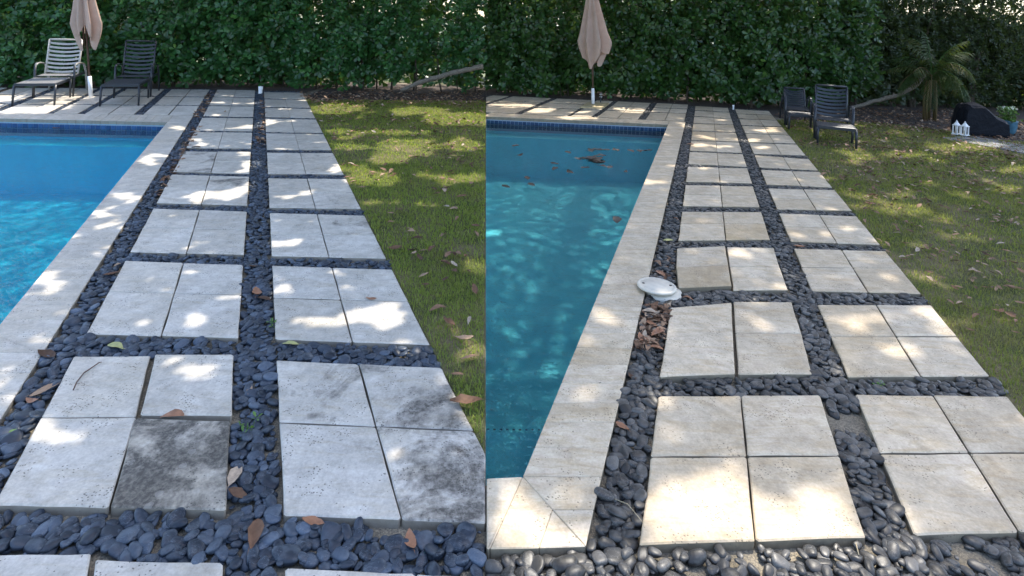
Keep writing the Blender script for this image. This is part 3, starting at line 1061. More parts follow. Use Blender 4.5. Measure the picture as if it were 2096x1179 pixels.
for keep, mat, lab in ((-1, M['peb_l'], 'bed of slate blue river pebbles between the silver grey pavers'),
                       (1, M['peb_r'], 'bed of charcoal river pebbles between the ivory pavers')):
    root = tag(empty('pebble_bed'), lab, kind='structure')
    allpos = []
    for layer in range(3):
        d = (0.049, 0.047, 0.034)[layer]
        xs = np.arange(-9.5, 9.5, d); ysx = np.arange(1.35, 14.2, d * .87)
        gx, gy = np.meshgrid(xs, ysx)
        gx = gx + (np.arange(len(ysx)) % 2)[:, None] * d / 2
        X = (gx + RNG.uniform(-.3, .3, gx.shape) * d).ravel(); Y = (gy + RNG.uniform(-.3, .3, gx.shape) * d).ravel()
        k = pebble_zone(keep, X, Y); X, Y = X[k], Y[k]
        k = ~in_polys(X, Y, TILES[keep], 0.013); X, Y = X[k], Y[k]
        px, py = proj(X, Y, np.zeros_like(X))
        # bare sandy patches near the front
        nz = fbm(X * 6, Y * 6, 3 + keep)
        bare = np.where(py > (1050 if keep < 0 else 1085), .36 if keep < 0 else .39, .22)
        if keep > 0: bare = np.where((py > 830) & (px > 1700) & (py < 1090), .45, bare)
        drop = (nz < bare) if layer == 1 else ((nz < bare - .05) | (RNG.random(len(X)) < (.35 if layer == 0 else .6)))
        keepm = ~drop
        X, Y, py = X[keepm], Y[keepm], py[keepm]
        Z = np.full(len(X), -0.026 if layer == 0 else (-0.0165 if layer == 1 else -0.018)) + RNG.uniform(-.004, .005, len(X))
        # nothing pokes above the pavers
        allpos.append(np.stack([X, Y, Z, py, np.full(len(X), .56 if layer == 2 else 1.0)], 1))
    pb = np.concatenate(allpos)
    n = len(pb)
    A_ = RNG.uniform(0, 2 * math.pi, n)
    tilt = RNG.normal(0, .2, (n, 2))
    size = np.clip(RNG.normal(.0252, .0058, n), .012, .038) * pb[:, 4]
    nrm = norm(np.stack([tilt[:, 0], tilt[:, 1], np.ones(n)], 1))
    ax = np.stack([np.cos(A_), np.sin(A_), np.zeros(n)], 1)
    ax = norm(ax - nrm * np.sum(ax * nrm, 1, keepdims=True)); bx = np.cross(nrm, ax)
    # the 300 that show largest (nearest, top layer) are pieces of their own
    vis = (pb[:, 2] > -.0215) & (pb[:, 3] < 1195)
    score = np.where(vis, pb[:, 3] * size, -1)
    order = np.argsort(-score)
    near = order[:300]
    variants = []
    for k in range(14):
        v = pebble_shape(ICO3[0], 100 + k + (50 if keep > 0 else 0))
        me = bpy.data.meshes.new('pebble')
        me.from_pydata(v.tolist(), [], ICO3[1].tolist()); me.materials.append(mat)
        me.polygons.foreach_set("use_smooth", [True] * len(me.polygons)); me.update()
        variants.append(me)
    for i in near:
        o = bpy.data.objects.new('pebble', variants[int(RNG.integers(0, 14))])
        m3 = Matrix((tuple(ax[i]), tuple(bx[i]), tuple(nrm[i]))).transposed()
        o.matrix_world = Matrix.Translation(Vector(pb[i, :3])) @ m3.to_4x4() @ Matrix.Diagonal((*([size[i] * 1.08] * 3), 1))
        link(o, root)
    rest = order[300:]
    Vs, Ts, As, base = [], [], [], 0
    for k in range(10):
        for farflag, I in ((0, ICO2), (1, ICO1)):
            far = pb[rest, 3] < 560
            sel = rest[(np.arange(len(rest)) % 10 == k) & (far == bool(farflag))]
            if len(sel) == 0: continue
            tv = pebble_shape(I[0], 300 + k)
            V, T = scatter(tv, I[1], pb[sel, :3], ax[sel], bx[sel], nrm[sel], size[sel] * 1.08)
            Vs.append(V); Ts.append(T + base); base += len(V)
            As.append(np.repeat(RNG.random(len(sel)), len(tv)))
    o = big_mesh('pebble_mass', np.concatenate(Vs), np.concatenate(Ts), mat, root, True, np.concatenate(As))
    tag(o, kind='stuff')

# ================================================================== leaf templates
def leaf_tpl(w=.3, fold=.05, tip=1.0, curl=0.0):
    v = np.array([(0, 0, 0), (-.45 * w, .3, .02), (0, .3, -fold), (.45 * w, .3, .02), (-w, .68, .03), (0, .68, -fold), (w, .68, .03), (-.55 * w, .93, .02), (.55 * w, .93, .02), (0, tip, 0)], float)
    v[:, 2] += curl * v[:, 1] ** 2
    t = np.array([(0, 2, 1), (0, 3, 2), (1, 2, 5), (1, 5, 4), (2, 3, 6), (2, 6, 5), (4, 5, 7), (5, 6, 8), (5, 9, 7), (5, 8, 9)])
    return v, t


CLUSIA = leaf_tpl(.30, .05, 1.0, -.12)
NARROW = leaf_tpl(.20, .04, 1.05, -.15)


def rosettes(centers, axis, nleaf, size, tpl, tilt=(45, 85)):
    n = len(centers)
    axis = norm(axis)
    ref = np.where(np.abs(axis[:, 2:3]) < .9, np.array([[0, 0, 1.0]]), np.array([[1.0, 0, 0]]))
    e1 = norm(np.cross(axis, ref)); e2 = np.cross(axis, e1)
    idx = np.repeat(np.arange(n), nleaf); m = len(idx)
    k = np.tile(np.arange(nleaf), n)
    ph = k * 2 * math.pi / nleaf + RNG.uniform(0, 6.28, n)[idx] + RNG.normal(0, .25, m)
    ta = np.radians(RNG.uniform(tilt[0], tilt[1], m))
    rad = e1[idx] * np.cos(ph)[:, None] + e2[idx] * np.sin(ph)[:, None]
    d = axis[idx] * np.cos(ta)[:, None] + rad * np.sin(ta)[:, None]
    nn = axis[idx] * np.sin(ta)[:, None] - rad * np.cos(ta)[:, None]
    nn = norm(nn + RNG.normal(0, .18, (m, 3))); d = norm(d - nn * np.sum(d * nn, 1, keepdims=True))
    a = np.cross(d, nn)
    sz = size * RNG.uniform(.7, 1.2, m)
    pos = centers[idx] + d * (sz * .08)[:, None]
    V, T = scatter(tpl[0], tpl[1], pos, a, d, nn, sz)
    rnd = np.repeat(np.clip(RNG.beta(2, 2.4, m) * .8 + .2 * RNG.random(n)[idx], 0, 1), len(tpl[0]))
    return V, T, rnd


def join(parts):
    Vs, Ts, As, b = [], [], [], 0
    for V, T, a in parts:
        Vs.append(V); Ts.append(T + b); As.append(a); b += len(V)
    return np.concatenate(Vs), np.concatenate(Ts), np.concatenate(As)


# ================================================================== hedges
BASE = {-1: [(-420, 168), (0, 182), (450, 184), (700, 189), (950, 195), (1100, 197)],
        1: [(900, 191), (1000, 194.5), (1330, 211), (1500, 221), (1600, 230), (1760, 229), (1900, 232)]}


def base_line(keep):
    W = [P2(*p) for p in BASE[keep]]
    return np.array([w[0] for w in W]), np.array([w[1] for w in W])


def hedge_points(keep, n, zmax, dmin, dmax, x0, x1, zmin=.06):
    bx_, by_ = base_line(keep)
    X = RNG.uniform(x0, x1, n); Z = zmin + (zmax - zmin) * RNG.random(n)
    dp = RNG.uniform(dmin, dmax, n)
    Y = np.interp(X, bx_, by_)
    bul = (fbm(X * 1.3, Z * 1.3, 5) - .5) * .8 + (fbm(X * 4, Z * 4, 9) - .5) * .4
    under = np.clip(.55 - Z - .25 * fbm(X * 2.3, 0 * X, 21), 0, 1) * .85
    Y = Y + .22 + dp + bul + under
    return np.stack([X, Y, Z], 1), dp


def make_hedge(keep, x0, x1, ztop, mat, label, loose):
    cx = (x0 + x1) / 2
    bx_, by_ = base_line(keep)
    root = empty('hedge', (cx, float(np.interp(cx, bx_, by_)) + .6, GZ))
    tag(root, label, 'hedge')
    parts = []
    area = (x1 - x0) * ztop
    for dmin, dmax, dens, size in ((0.0, .16, 58, .136), (.12, .4, 62, .14), (.4, 1.0, 60, .15), (1.0, 1.5, 60, .19)):
        c, dp = hedge_points(keep, int(area * dens), ztop, dmin, dmax, x0, x1)
        px, py = proj(c[:, 0], c[:, 1], c[:, 2])
        pr = loose(px, py, c, dmin)
        ok = (RNG.random(len(c)) < pr) & (keep * side(c[:, 0], c[:, 1], c[:, 2]) > .05)
        c = c[ok]
        ax_ = np.stack([RNG.normal(0, .45, len(c)), -1 + RNG.normal(0, .35, len(c)), .45 + RNG.normal(0, .45, len(c))], 1)
        parts.append(rosettes(c, ax_, 6, size, CLUSIA))
    V, T, a = join(parts)
    o = big_mesh('foliage', V - np.array(root.location), T, mat, root, True, a)
    tag(o, kind='stuff')
    # stems
    n = int((x1 - x0) / .34)
    for i in range(n):
        X = x0 + (i + random.random()) * (x1 - x0) / n
        Y = float(np.interp(X, bx_, by_)) + random.uniform(.55, 1.0)
        if keep * side(X, Y, 0) < .1: continue
        mb = MB(); hgt = random.uniform(1.3, 2.0); r = random.uniform(.014, .034)
        lean = random.uniform(-.35, .35); ly = random.uniform(-.2, .2)
        pts = [(X + lean * t ** 1.3 + random.uniform(-.03, .03), Y + ly * t, GZ + hgt * t) for t in (0, .25, .5, .75, 1.0)]
        mb.tube([Vector(p) - root.location for p in pts], [r, r * .9, r * .75, r * .6, r * .35], 6)
        mb.build('stem', M['bark_dark'], root, True)
    return root


def gap_(c): return fbm(c[:, 0] * 3.5, c[:, 2] * 3.5, 33)


def loose_l(px, py, c, dmin):
    p = np.ones(len(px))
    z = c[:, 2]
    # the hedge thins towards its right end, and stands clear of the ground there
    g = np.clip((px - 600) / 350, 0, 1)
    if dmin > .9: return np.where(gap_(c) < .36, .55, 1.0) * (1 - .35 * g)
    if dmin > .05: p *= 1 - .58 * g * np.clip(z / .8, .4, 1)
    else: p *= 1 - .30 * g
    gap = fbm(c[:, 0] * 1.6, c[:, 2] * 1.6, 31)
    p *= np.where((g > .1) & (gap < .40), .25, 1)
    p *= np.where((z < .42) & (px > 640), .28, 1)
    p *= np.where((z < .34) & (px > 330), .5, 1)
    return p


def loose_r(px, py, c, dmin):
    p = np.ones(len(px)); z = c[:, 2]
    g = np.clip((px - 1560) / 250, 0, 1)
    if dmin > .9: return p
    if dmin > .05: p *= 1 - .35 * g
    p *= np.where(z < .3, .45, 1)
    p *= np.where((z < .5) & (px > 1560), .45, 1)
    return p


make_hedge(-1, P(-60, 190).x - 1.5, P(990, 195).x + .05, 2.6, M['hedge_l'], 'dense glossy green hedge behind the bright blue pool and two loungers', loose_l)
make_hedge(1, P(1000, 195).x - .1, P(1800, 229).x, 3.0, M['hedge_r'], 'tall glossy green hedge behind the teal pool and closed umbrella', loose_r)

BASE[1] = [(1700, 218), (1900, 222), (2100, 228), (2400, 236)]
make_hedge(1, P(1730, 218).x, P(2330, 232).x, 2.2, M['tree'], 'dark shrubbery behind the palm and the covered furniture', lambda px, py, c, dmin: np.where(dmin > .9, 1.0, .7) * np.where(c[:, 2] > 1.2, .55, 1))
# looser trees at the right end
def loose_tree(x, y, rx, rz_, h, n, label, seed, size=.10, tpl=NARROW, trunk=True, zmin=.15):
    root = tag(empty('tree', (x, y, GZ)), label, 'tree')
    rs = np.random.default_rng(seed)
    d = norm(rs.normal(0, 1, (n, 3))); rad = rs.random(n) ** .45
    c = np.stack([x + d[:, 0] * rx * rad, y + d[:, 1] * .75 * rad * rx * .6, (zmin + h) / 2 + d[:, 2] * (h - zmin) / 2 * rad], 1)
    gap = fbm(c[:, 0] * 1.5 + seed, c[:, 2] * 1.5, seed)
    ok = (gap > .30) & (side(c[:, 0], c[:, 1], c[:, 2]) > 0)
    c = c[ok]
    ax_ = np.stack([rs.normal(0, .7, len(c)), -.5 + rs.normal(0, .6, len(c)), .4 + rs.normal(0, .6, len(c))], 1)
    V, T, a = rosettes(c, ax_, 6, size, tpl, (35, 95))
    o = big_mesh('crown', V - np.array(root.location), T, M['tree'], root, True, a); tag(o, kind='stuff')
    for k in range(4):
        mb = MB(); ang = random.uniform(0, 6.28); sp = random.uniform(.1, .55) * rx * .6
        mb.tube([(random.uniform(-.05, .05), random.uniform(-.05, .05), -.02), (sp * .3 * math.cos(ang), sp * .3 * math.sin(ang), h * .3), (sp * math.cos(ang), sp * math.sin(ang), h * .62), (sp * 1.5 * math.cos(ang), sp * 1.2 * math.sin(ang), h * .9)],
                [.055, .045, .03, .012], 7)
        mb.build('trunk', M['bark_dark'], root, True)
    return root


p = P(1790, 226); loose_tree(p.x, p.y + 1.0, 1.5, 1, 3.8, 3200, 'dark leafy tree over the leaning trunk behind the lawn chairs', 3, .10)
p = P(1925, 230); loose_tree(p.x, p.y + 1.0, 1.5, 1, 3.9, 3400, 'dark fine leaved tree right behind the drooping palm', 4, .085)
p = P(2060, 238); loose_tree(p.x + .1, p.y + 1.2, 1.6, 1, 3.9, 3600, 'dark tree speckled with light behind the covered furniture', 5, .085)
p = P(2210, 240); loose_tree(p.x, p.y + 1.0, 1.6, 1, 3.9, 2400, 'dark tree at the right end of the garden', 6, .09)

# ================================================================== grass
def lawn_grass(keep, poly, mat, lab, dens):
    xs = [p[0] for p in poly]; ysx = [p[1] for p in poly]
    Vs, Ts, As = [], [], []; base = 0
    bands = [(0.8, 4.2, 9000, .0036, .030), (4.2, 7.2, 4200, .0062, .032), (7.2, 15.5, 1700, .0098, .034)]
    # polygon may be non convex: triangulate
    tr = tessellate_polygon([[Vector((x, y, 0)) for x, y in poly]])
    for (y0, y1, dn, wd, ht) in bands:
        for t in tr:
            a, b, c = [np.array(poly[i]) for i in t]
            ar = abs((b[0] - a[0]) * (c[1] - a[1]) - (b[1] - a[1]) * (c[0] - a[0])) / 2
            n = int(ar * dn * dens)
            u = RNG.random((n, 2)); fl = u.sum(1) > 1; u[fl] = 1 - u[fl]
            p = a + u[:, :1] * (b - a) + u[:, 1:] * (c - a)
            p = p[(p[:, 1] >= y0) & (p[:, 1] < y1)]
            if len(p) == 0: continue
            px, py = proj(p[:, 0], p[:, 1], 0 * p[:, 0])
            ok = (px > -60) & (px < 2180) & (py < 1300)
            bare = fbm(p[:, 0] * 1.1, p[:, 1] * 1.1, 77)
            ok &= RNG.random(len(p)) < np.clip((bare - .22) * 5, .5, 1)
            ok &= keep * side(p[:, 0], p[:, 1], 0) > .012
            p = p[ok]; n = len(p)
            th = RNG.uniform(0, 6.28, n); lean = RNG.uniform(.15, 1.0, n); hh = ht * RNG.uniform(.5, 1.35, n)
            dr = np.stack([np.cos(th), np.sin(th)], 1); sd = np.stack([-np.sin(th), np.cos(th)], 1) * wd * RNG.uniform(.6, 1.3, n)[:, None]
            if True:
                b0_ = np.concatenate([p - sd * .5, np.full((n, 1), -.018)], 1); b1_ = np.concatenate([p + sd * .5, np.full((n, 1), -.018)], 1)
                m = p + dr * (hh * lean * .4)[:, None]
                m0 = np.concatenate([m - sd * .4, (-.018 + hh * .62)[:, None]], 1); m1 = np.concatenate([m + sd * .4, (-.018 + hh * .62)[:, None]], 1)
                tp = np.concatenate([p + dr * (hh * lean)[:, None], (-.018 + hh * (1.05 - .35 * lean))[:, None]], 1)
                inside = keep * side(tp[:, 0], tp[:, 1], tp[:, 2]) > 0
                V = np.stack([b0_, b1_, m0, m1, tp], 1)[inside]
                n = len(V)
                T = np.array([(0, 1, 3), (0, 3, 2), (2, 3, 4)])[None] + (np.arange(n) * 5)[:, None, None]
                Vs.append(V.reshape(-1, 3)); Ts.append(T.reshape(-1, 3) + base); base += n * 5
                As.append(np.repeat(RNG.random(n), 5))
    o = big_mesh('grass', np.concatenate(Vs), np.concatenate(Ts), mat, None, False, np.concatenate(As))
    return tag(o, lab, 'grass', kind='stuff')


lawn_grass(-1, LAWN_L, M['grass_l'], 'short green grass of the lawn beside the silver grey path', 1.0)
lawn_grass(1, LAWN_R, M['grass_r'], 'short yellowing grass of the lawn beside the ivory path', .85)

# ================================================================== fallen leaves
def dry_leaf_mesh(name, seed, mat, w=.42, curl=.35):
    r = random.Random(seed)
    rows, v, f = 6, [], []
    bend = r.uniform(-.3, .5) * curl * 2; cup = r.uniform(.2, 1.0) * curl; tw = r.uniform(-.6, .6)
    for i in range(rows + 1):
        t = i / rows
        hw = w * .5 * (math.sin(math.pi * min(1, t * .96 + .02)) ** .8) * (1 + .12 * r.uniform(-1, 1))
        z = bend * (t - .5) ** 2 * 2
        sx = .06 * math.sin(t * 3 + seed)
        for k, u in enumerate((-1, 0, 1)):
            a = tw * (t - .5)
            x = u * hw; zz = z + cup * abs(u) * hw * 1.6 + r.uniform(-.02, .02)
            v.append((sx + x * math.cos(a), t - .5, zz + x * math.sin(a)))
    for i in range(rows):
        for k in range(2):
            a = i * 3 + k
            f.append((a, a + 1, a + 4, a + 3))
    zmin = min(q_[2] for q_ in v)
    v = [(x, y, z - zmin) for x, y, z in v]
    b = len(v)  # petiole
    v += [(-.012, -.5, .05), (.012, -.5, .05), (.02, -.72, .02)]; f.append((b, b + 1, b + 2))
    me = bpy.data.meshes.new(name); me.from_pydata(v, [], f); me.materials.append(mat)
    me.polygons.foreach_set("use_smooth", [True] * len(me.polygons)); me.update()
    return me


DRY = [dry_leaf_mesh('fallen_leaf', k, M['dry']) for k in range(10)]


def place_leaf(px, py, length, rz, me, label, group=None, z=0.002, name='fallen_leaf', tilt=0.0, keep=None, sx=1.0):
    p = P(px, py, z)
    o = bpy.data.objects.new(name, me)
    o.location = p; o.rotation_euler = (tilt, random.uniform(-.12, .12), rz); o.scale = (length * sx, length, length)
    link(o); tag(o, label, 'leaf', group)
    return o


# leaves one can tell apart
Lc = M
special = [
    # px, py, length, rot deg, material key or None(dry), label, z
    (236, 711, .10, 80, 'leaf_yellow', 'pale yellow green leaf lying on the slate blue pebbles below a paver', -.005),
    (595, 704, .085, 100, 'leaf_yellow', 'small yellowing leaf against a paver front edge beside the central pebble strip', -.006),
    (27, 885, .05, 15, 'leaf_green', 'small fresh green leaf on pebbles at the left picture edge', -.008),
    (94, 729, .125, 70, None, 'brown leaf on pebbles against the pool coping, left of the yellow leaf', -.004),
    (92, 797, .115, -35, None, 'long tan leaf on pebbles between coping and stick strewn paver', -.004),
    (66, 820, .07, 80, 'leaf_orange', 'small pinkish leaf on pebbles beside the pool coping', -.004),
    (228, 562, .105, -30, None, 'brown leaf on pebbles beside the left coping, below a lit patch', -.004),
    (240, 543, .06, -20, None, 'small brown leaf on pebbles at the upper corner of a paver by the left coping', -.004),
    (760, 611, .075, 80, 'leaf_orange', 'orange brown leaf lying on the joint between two silver grey pavers', .004),
    (352, 853, .10, 90, 'leaf_orange', 'dark red leaf wedged in the joint above the mould stained paver', .0),
    (521, 1092, .12, 8, None, 'long golden brown leaf on pebbles left of the front paver', -.004),
    (843, 1107, .085, 20, 'leaf_orange', 'narrow pink brown leaf on pebbles under the right front paver of the left path', -.004),
    (482, 975, .11, 0, None, 'brown leaf standing in the pebble strip right of the mould stained paver', -.004),
    (487, 1010, .09, 75, None, 'curled brown leaf on pebbles beside the corner of the mould stained paver', -.004),
    (524, 600, .13, 20, 'leaf_orange', 'torn russet leaf on the central pebble strip of the left path', -.004),
    (540, 612, .10, 70, None, 'dull brown leaf beside the torn russet leaf on the central strip', -.004),
    (509, 797, .07, 20, None, 'small brown leaf in the central pebble strip beside the lit front paver', -.006),
    (517, 546, .06, 80, None, 'small dark leaf in the central strip between the third pavers', -.006),
    (955, 824, .15, 95, None, 'large tan leaf on the lawn edge touching the front paver', .012),
    (640, 1069, .08, 85, 'leaf_orange', 'thin russet leaf tucked under the front edge of the large front paver', -.004),
    (461, 229, .10, 10, None, 'upright brown leaf on a far paver of the left path', .004),
    (401, 302, .13, 80, None, 'brown leaf on the corner of a far paver near the left coping', .004),
    (1332, 662, .10, 30, 'leaf_orange', 'russet leaf on the leaf pile below the white skimmer lid', -.002),
    (1358, 648, .11, 80, None, 'brown leaf at the top of the pile below the skimmer lid', .0),
    (1347, 683, .12, -60, 'leaf_orange', 'broad orange brown leaf in the pile below the skimmer lid', .002),
    (1330, 640, .10, 60, None, 'dark brown leaf in the pile closest to the coping under the lid', .0),
    (1318, 695, .11, 10, 'leaf_orange', 'golden leaf at the lower end of the pile by the coping', -.002),
    (1345, 714, .08, 70, 'leaf_orange', 'pinkish leaf on pebbles just under the leaf pile', -.004),
    (1352, 560, .10, 30, 'leaf_orange', 'russet leaf on pebbles just above the skimmer lid', -.004),
    (1345, 538, .09, 10, None, 'brown leaf on pebbles above the skimmer lid by the coping', -.004),
    (1407, 612, .07, 60, 'leaf_orange', 'small russet leaf in the cross strip right of the skimmer lid', -.004),
    (1294, 773, .06, 20, None, 'small brown leaf on pebbles by the coping below the leaf pile', -.006),
    (1274, 873, .07, 40, 'leaf_orange', 'russet leaf on pebbles beside the ivory coping', -.006),
    (1368, 492, .085, 85, 'leaf_yellow', 'tan yellow leaf on pebbles beside the right coping', -.004),
    (1383, 448, .06, 40, 'leaf_orange', 'small russet leaf on the pebble strip right of the teal pool coping', -.004),
    (1412, 296, .12, 85, 'leaf_orange', 'red brown leaf clump on the far pebble strip by the coping', -.004),
    (1636, 506, .09, 85, 'leaf_orange', 'rust leaf in the cross strip of the ivory path', -.004),
    (1852, 1120, .05, 10, 'leaf_orange', 'small red brown chip on front pebbles below the gap of the ivory path', -.006),
    (2062, 514, .075, 60, 'leaf_orange', 'orange leaf flat on the lawn at the right picture edge', .018),
]
for (px, py, ln, rz, mk, lab, z) in special:
    me = DRY[random.randrange(10)] if mk is None else dry_leaf_mesh('fallen_leaf', random.randrange(1000), M[mk])
    place_leaf(px, py, ln, R(rz), me, lab, None, z, tilt=random.uniform(-.1, .1))
nspec = len(special)


def sample_poly(poly, n, seed):
    rs = np.random.default_rng(seed); xs = [p_[0] for p_ in poly]; ysx = [p_[1] for p_ in poly]
    tr = tessellate_polygon([[Vector((x, y, 0)) for x, y in poly]]); ar = []
    for t in tr:
        a, b, c = [np.array(poly[i]) for i in t]; ar.append(abs((b[0] - a[0]) * (c[1] - a[1]) - (b[1] - a[1]) * (c[0] - a[0])))
    ar = np.array(ar) / sum(ar); out = []
    ch = rs.choice(len(tr), n, p=ar)
    for k in ch:
        a, b, c = [np.array(poly[i]) for i in tr[k]]; u, v = rs.random(2)
        if u + v > 1: u, v = 1 - u, 1 - v
        out.append(a + u * (b - a) + v * (c - a))
    return np.array(out)


LAWN_SEED = 0
LEAFGRP = {-1: ('dry brown leaf lying on the lawn beside the silver grey path', 'dry leaves on the left lawn'),
           1: ('dry brown leaf lying on the lawn beside the ivory path', 'dry leaves on the right lawn')}
litter = {-1: [], 1: []}
for keep, poly, want, tot in ((-1, LAWN_L, 100, 480), (1, LAWN_R, 150, 2200)):
    pts = sample_poly(poly, 7000, 5 + keep)
    px, py = proj(pts[:, 0], pts[:, 1], np.zeros(len(pts)))
    cl = fbm(pts[:, 0] * 1.4, pts[:, 1] * 1.4, 41)
    ok = (px > 0) & (px < 2090) & (py < 1170) & (keep * side(pts[:, 0], pts[:, 1], 0) > .07) & (RNG.random(len(pts)) < np.clip((cl - .3) * 3, .08, 1))
    pts = pts[ok][:tot]
    pts = pts[np.argsort(pts[:, 1])]
    for i, (x, y) in enumerate(pts):
        if i < want:
            o = bpy.data.objects.new('fallen_leaf', DRY[random.randrange(10)])
            ln = random.uniform(.06, .11) * (1.0 if keep < 0 else .72)
            o.location = (x, y, random.uniform(.008, .02)); o.rotation_euler = (random.uniform(-.3, .3), random.uniform(-.3, .3), random.uniform(0, 6.28)); o.scale = (ln * random.uniform(.75, 1.1), ln, ln)
            zone = 'near' if y < 5 else ('middle' if y < 8 else 'far')
            link(o); tag(o, LEAFGRP[keep][0].replace('on the lawn', 'on the %s part of the lawn' % zone), 'leaf', LEAFGRP[keep][1] + ', %s part' % zone)
        else:
            litter[keep].append((x, y, random.uniform(.008, .02)))
# leaf litter: the rest of the lawn leaves, and the bed under the hedge
for keep in (-1, 1):
    if keep < 0:
        poly = clip_seam([P2(600, 188), P2(640, 213), P2(760, 210), P2(1100, 224), P2(1100, 190), P2(800, 186)], -1, .05); n = 900
        poly2 = [P2(-60, 186), P2(-60, 178), P2(430, 181), P2(600, 185), P2(600, 189)]
    else:
        poly = [P2(1580, 232), P2(1640, 252), P2(1800, 256), P2(1950, 276), P2(2096, 300), P2(2180, 260), P2(1950, 222), P2(1750, 222)]; n = 1600
        poly2 = clip_seam([P2(900, 190), P2(1200, 202), P2(1560, 224), P2(1560, 219), P2(1200, 197), P2(900, 186)], 1, .05)
    pts = np.concatenate([sample_poly(poly, n, 9), sample_poly(poly2, 260, 10)])
    z0 = np.concatenate([np.full(n, -.012), np.full(260, -.05)])
    bed = [(x, y, z_ + random.uniform(0, .02)) for (x, y), z_ in zip(pts, z0)]
    # heap under the skimmer lid
    allp = np.array(litter[keep] + bed)
    if keep > 0:
        heap = sample_poly([P2(1322, 622), P2(1372, 626), P2(1352, 706), P2(1303, 712)], 150, 3)
        allp = np.concatenate([allp, np.stack([heap[:, 0], heap[:, 1], RNG.uniform(-.02, .0, 150)], 1)])
        gp = sample_poly([P2(1345, 520), P2(1382, 520), P2(1380, 570), P2(1335, 570)], 16, 4)
        allp = np.concatenate([allp, np.stack([gp[:, 0], gp[:, 1], RNG.uniform(-.025, -.012, 16)], 1)])
    else:
        gp = sample_poly([P2(400, 255), P2(412, 258), P2(335, 400), P2(316, 395)], 110, 4)
        gp = np.concatenate([gp, sample_poly([P2(426, 186), P2(448, 186), P2(416, 238), P2(392, 240)], 90, 4), sample_poly([P2(536, 190), P2(541, 190), P2(546, 300), P2(522, 300)], 60, 4)])
        allp = np.concatenate([allp, np.stack([gp[:, 0], gp[:, 1], RNG.uniform(-.02, -.004, len(gp))], 1)])
    n = len(allp)
    tvm = DRY[3]; Vs, Ts, As, b = [], [], [], 0
    for kk in range(5):
        me = DRY[kk]; me.calc_loop_triangles()
        tv = np.array([q_.co[:] for q_ in me.vertices]); tt = np.array([t.vertices[:] for t in me.loop_triangles])
        sel = np.arange(n) % 5 == kk; m_ = sel.sum()
        th = RNG.uniform(0, 6.28, m_); nn = norm(np.stack([RNG.normal(0, .3, m_), RNG.normal(0, .3, m_), np.ones(m_)], 1))
        ax_ = np.stack([np.cos(th), np.sin(th), 0 * th], 1); ax_ = norm(ax_ - nn * np.sum(ax_ * nn, 1, keepdims=True))
        V, T = scatter(tv, tt, allp[sel], ax_, np.cross(nn, ax_), nn, RNG.uniform(.055, .105, m_) * (1 if keep < 0 else .85))
        Vs.append(V); Ts.append(T + b); b += len(V); As.append(np.repeat(RNG.random(m_), len(tv)))
    o = big_mesh('leaf_litter', np.concatenate(Vs), np.concatenate(Ts), M['dry'], None, True, np.concatenate(As))
    tag(o, 'brown leaf litter along the foot of the %s' % ('left hedge and lawn' if keep < 0 else 'right hedge and trees'), 'leaf litter', kind='stuff')
# soil bed sheets under the hedges
def soil(poly, lab):
    sheet('soil_bed', poly, -0.026, M['soil'], lab)
M['soil'] = m_plain("mulch_soil", (0.045, 0.031, 0.023), 0.95, 0.5, 25, bump=1.0)
def strip(keep, pts_):
    w = [P2(*q_) for q_ in pts_]
    return clip_seam(w + [(w[-1][0], 15.75), (w[0][0], 15.75)], keep, .004)
sheet('soil_bed', strip(-1, [(-350, 176), (430, 182.6), (622, 189)]), -0.022, M['soil'], 'dark soil along the foot of the left hedge behind the deck')
sheet('soil_bed', strip(1, [(900, 189.6), (1350, 210.8), (1573, 226)]), -0.022, M['soil'], 'dark soil along the foot of the right hedge behind the deck')
soil(clip_seam([P2(640, 214), P2(1100, 222), (P2(1100, 190)[0], 15.5), (P2(620, 190)[0], 15.5), P2(626, 196)], -1, .004), 'dark leaf covered soil under the left hedge beside the lawn')
soil([P2(1575, 232), P2(1640, 250), P2(1800, 253), P2(1950, 272), P2(2096, 316), (15.5, 9.0), (15.5, 16.0), (P2(1575, 232)[0], 16.0)], 'dark leaf covered soil under the right trees')

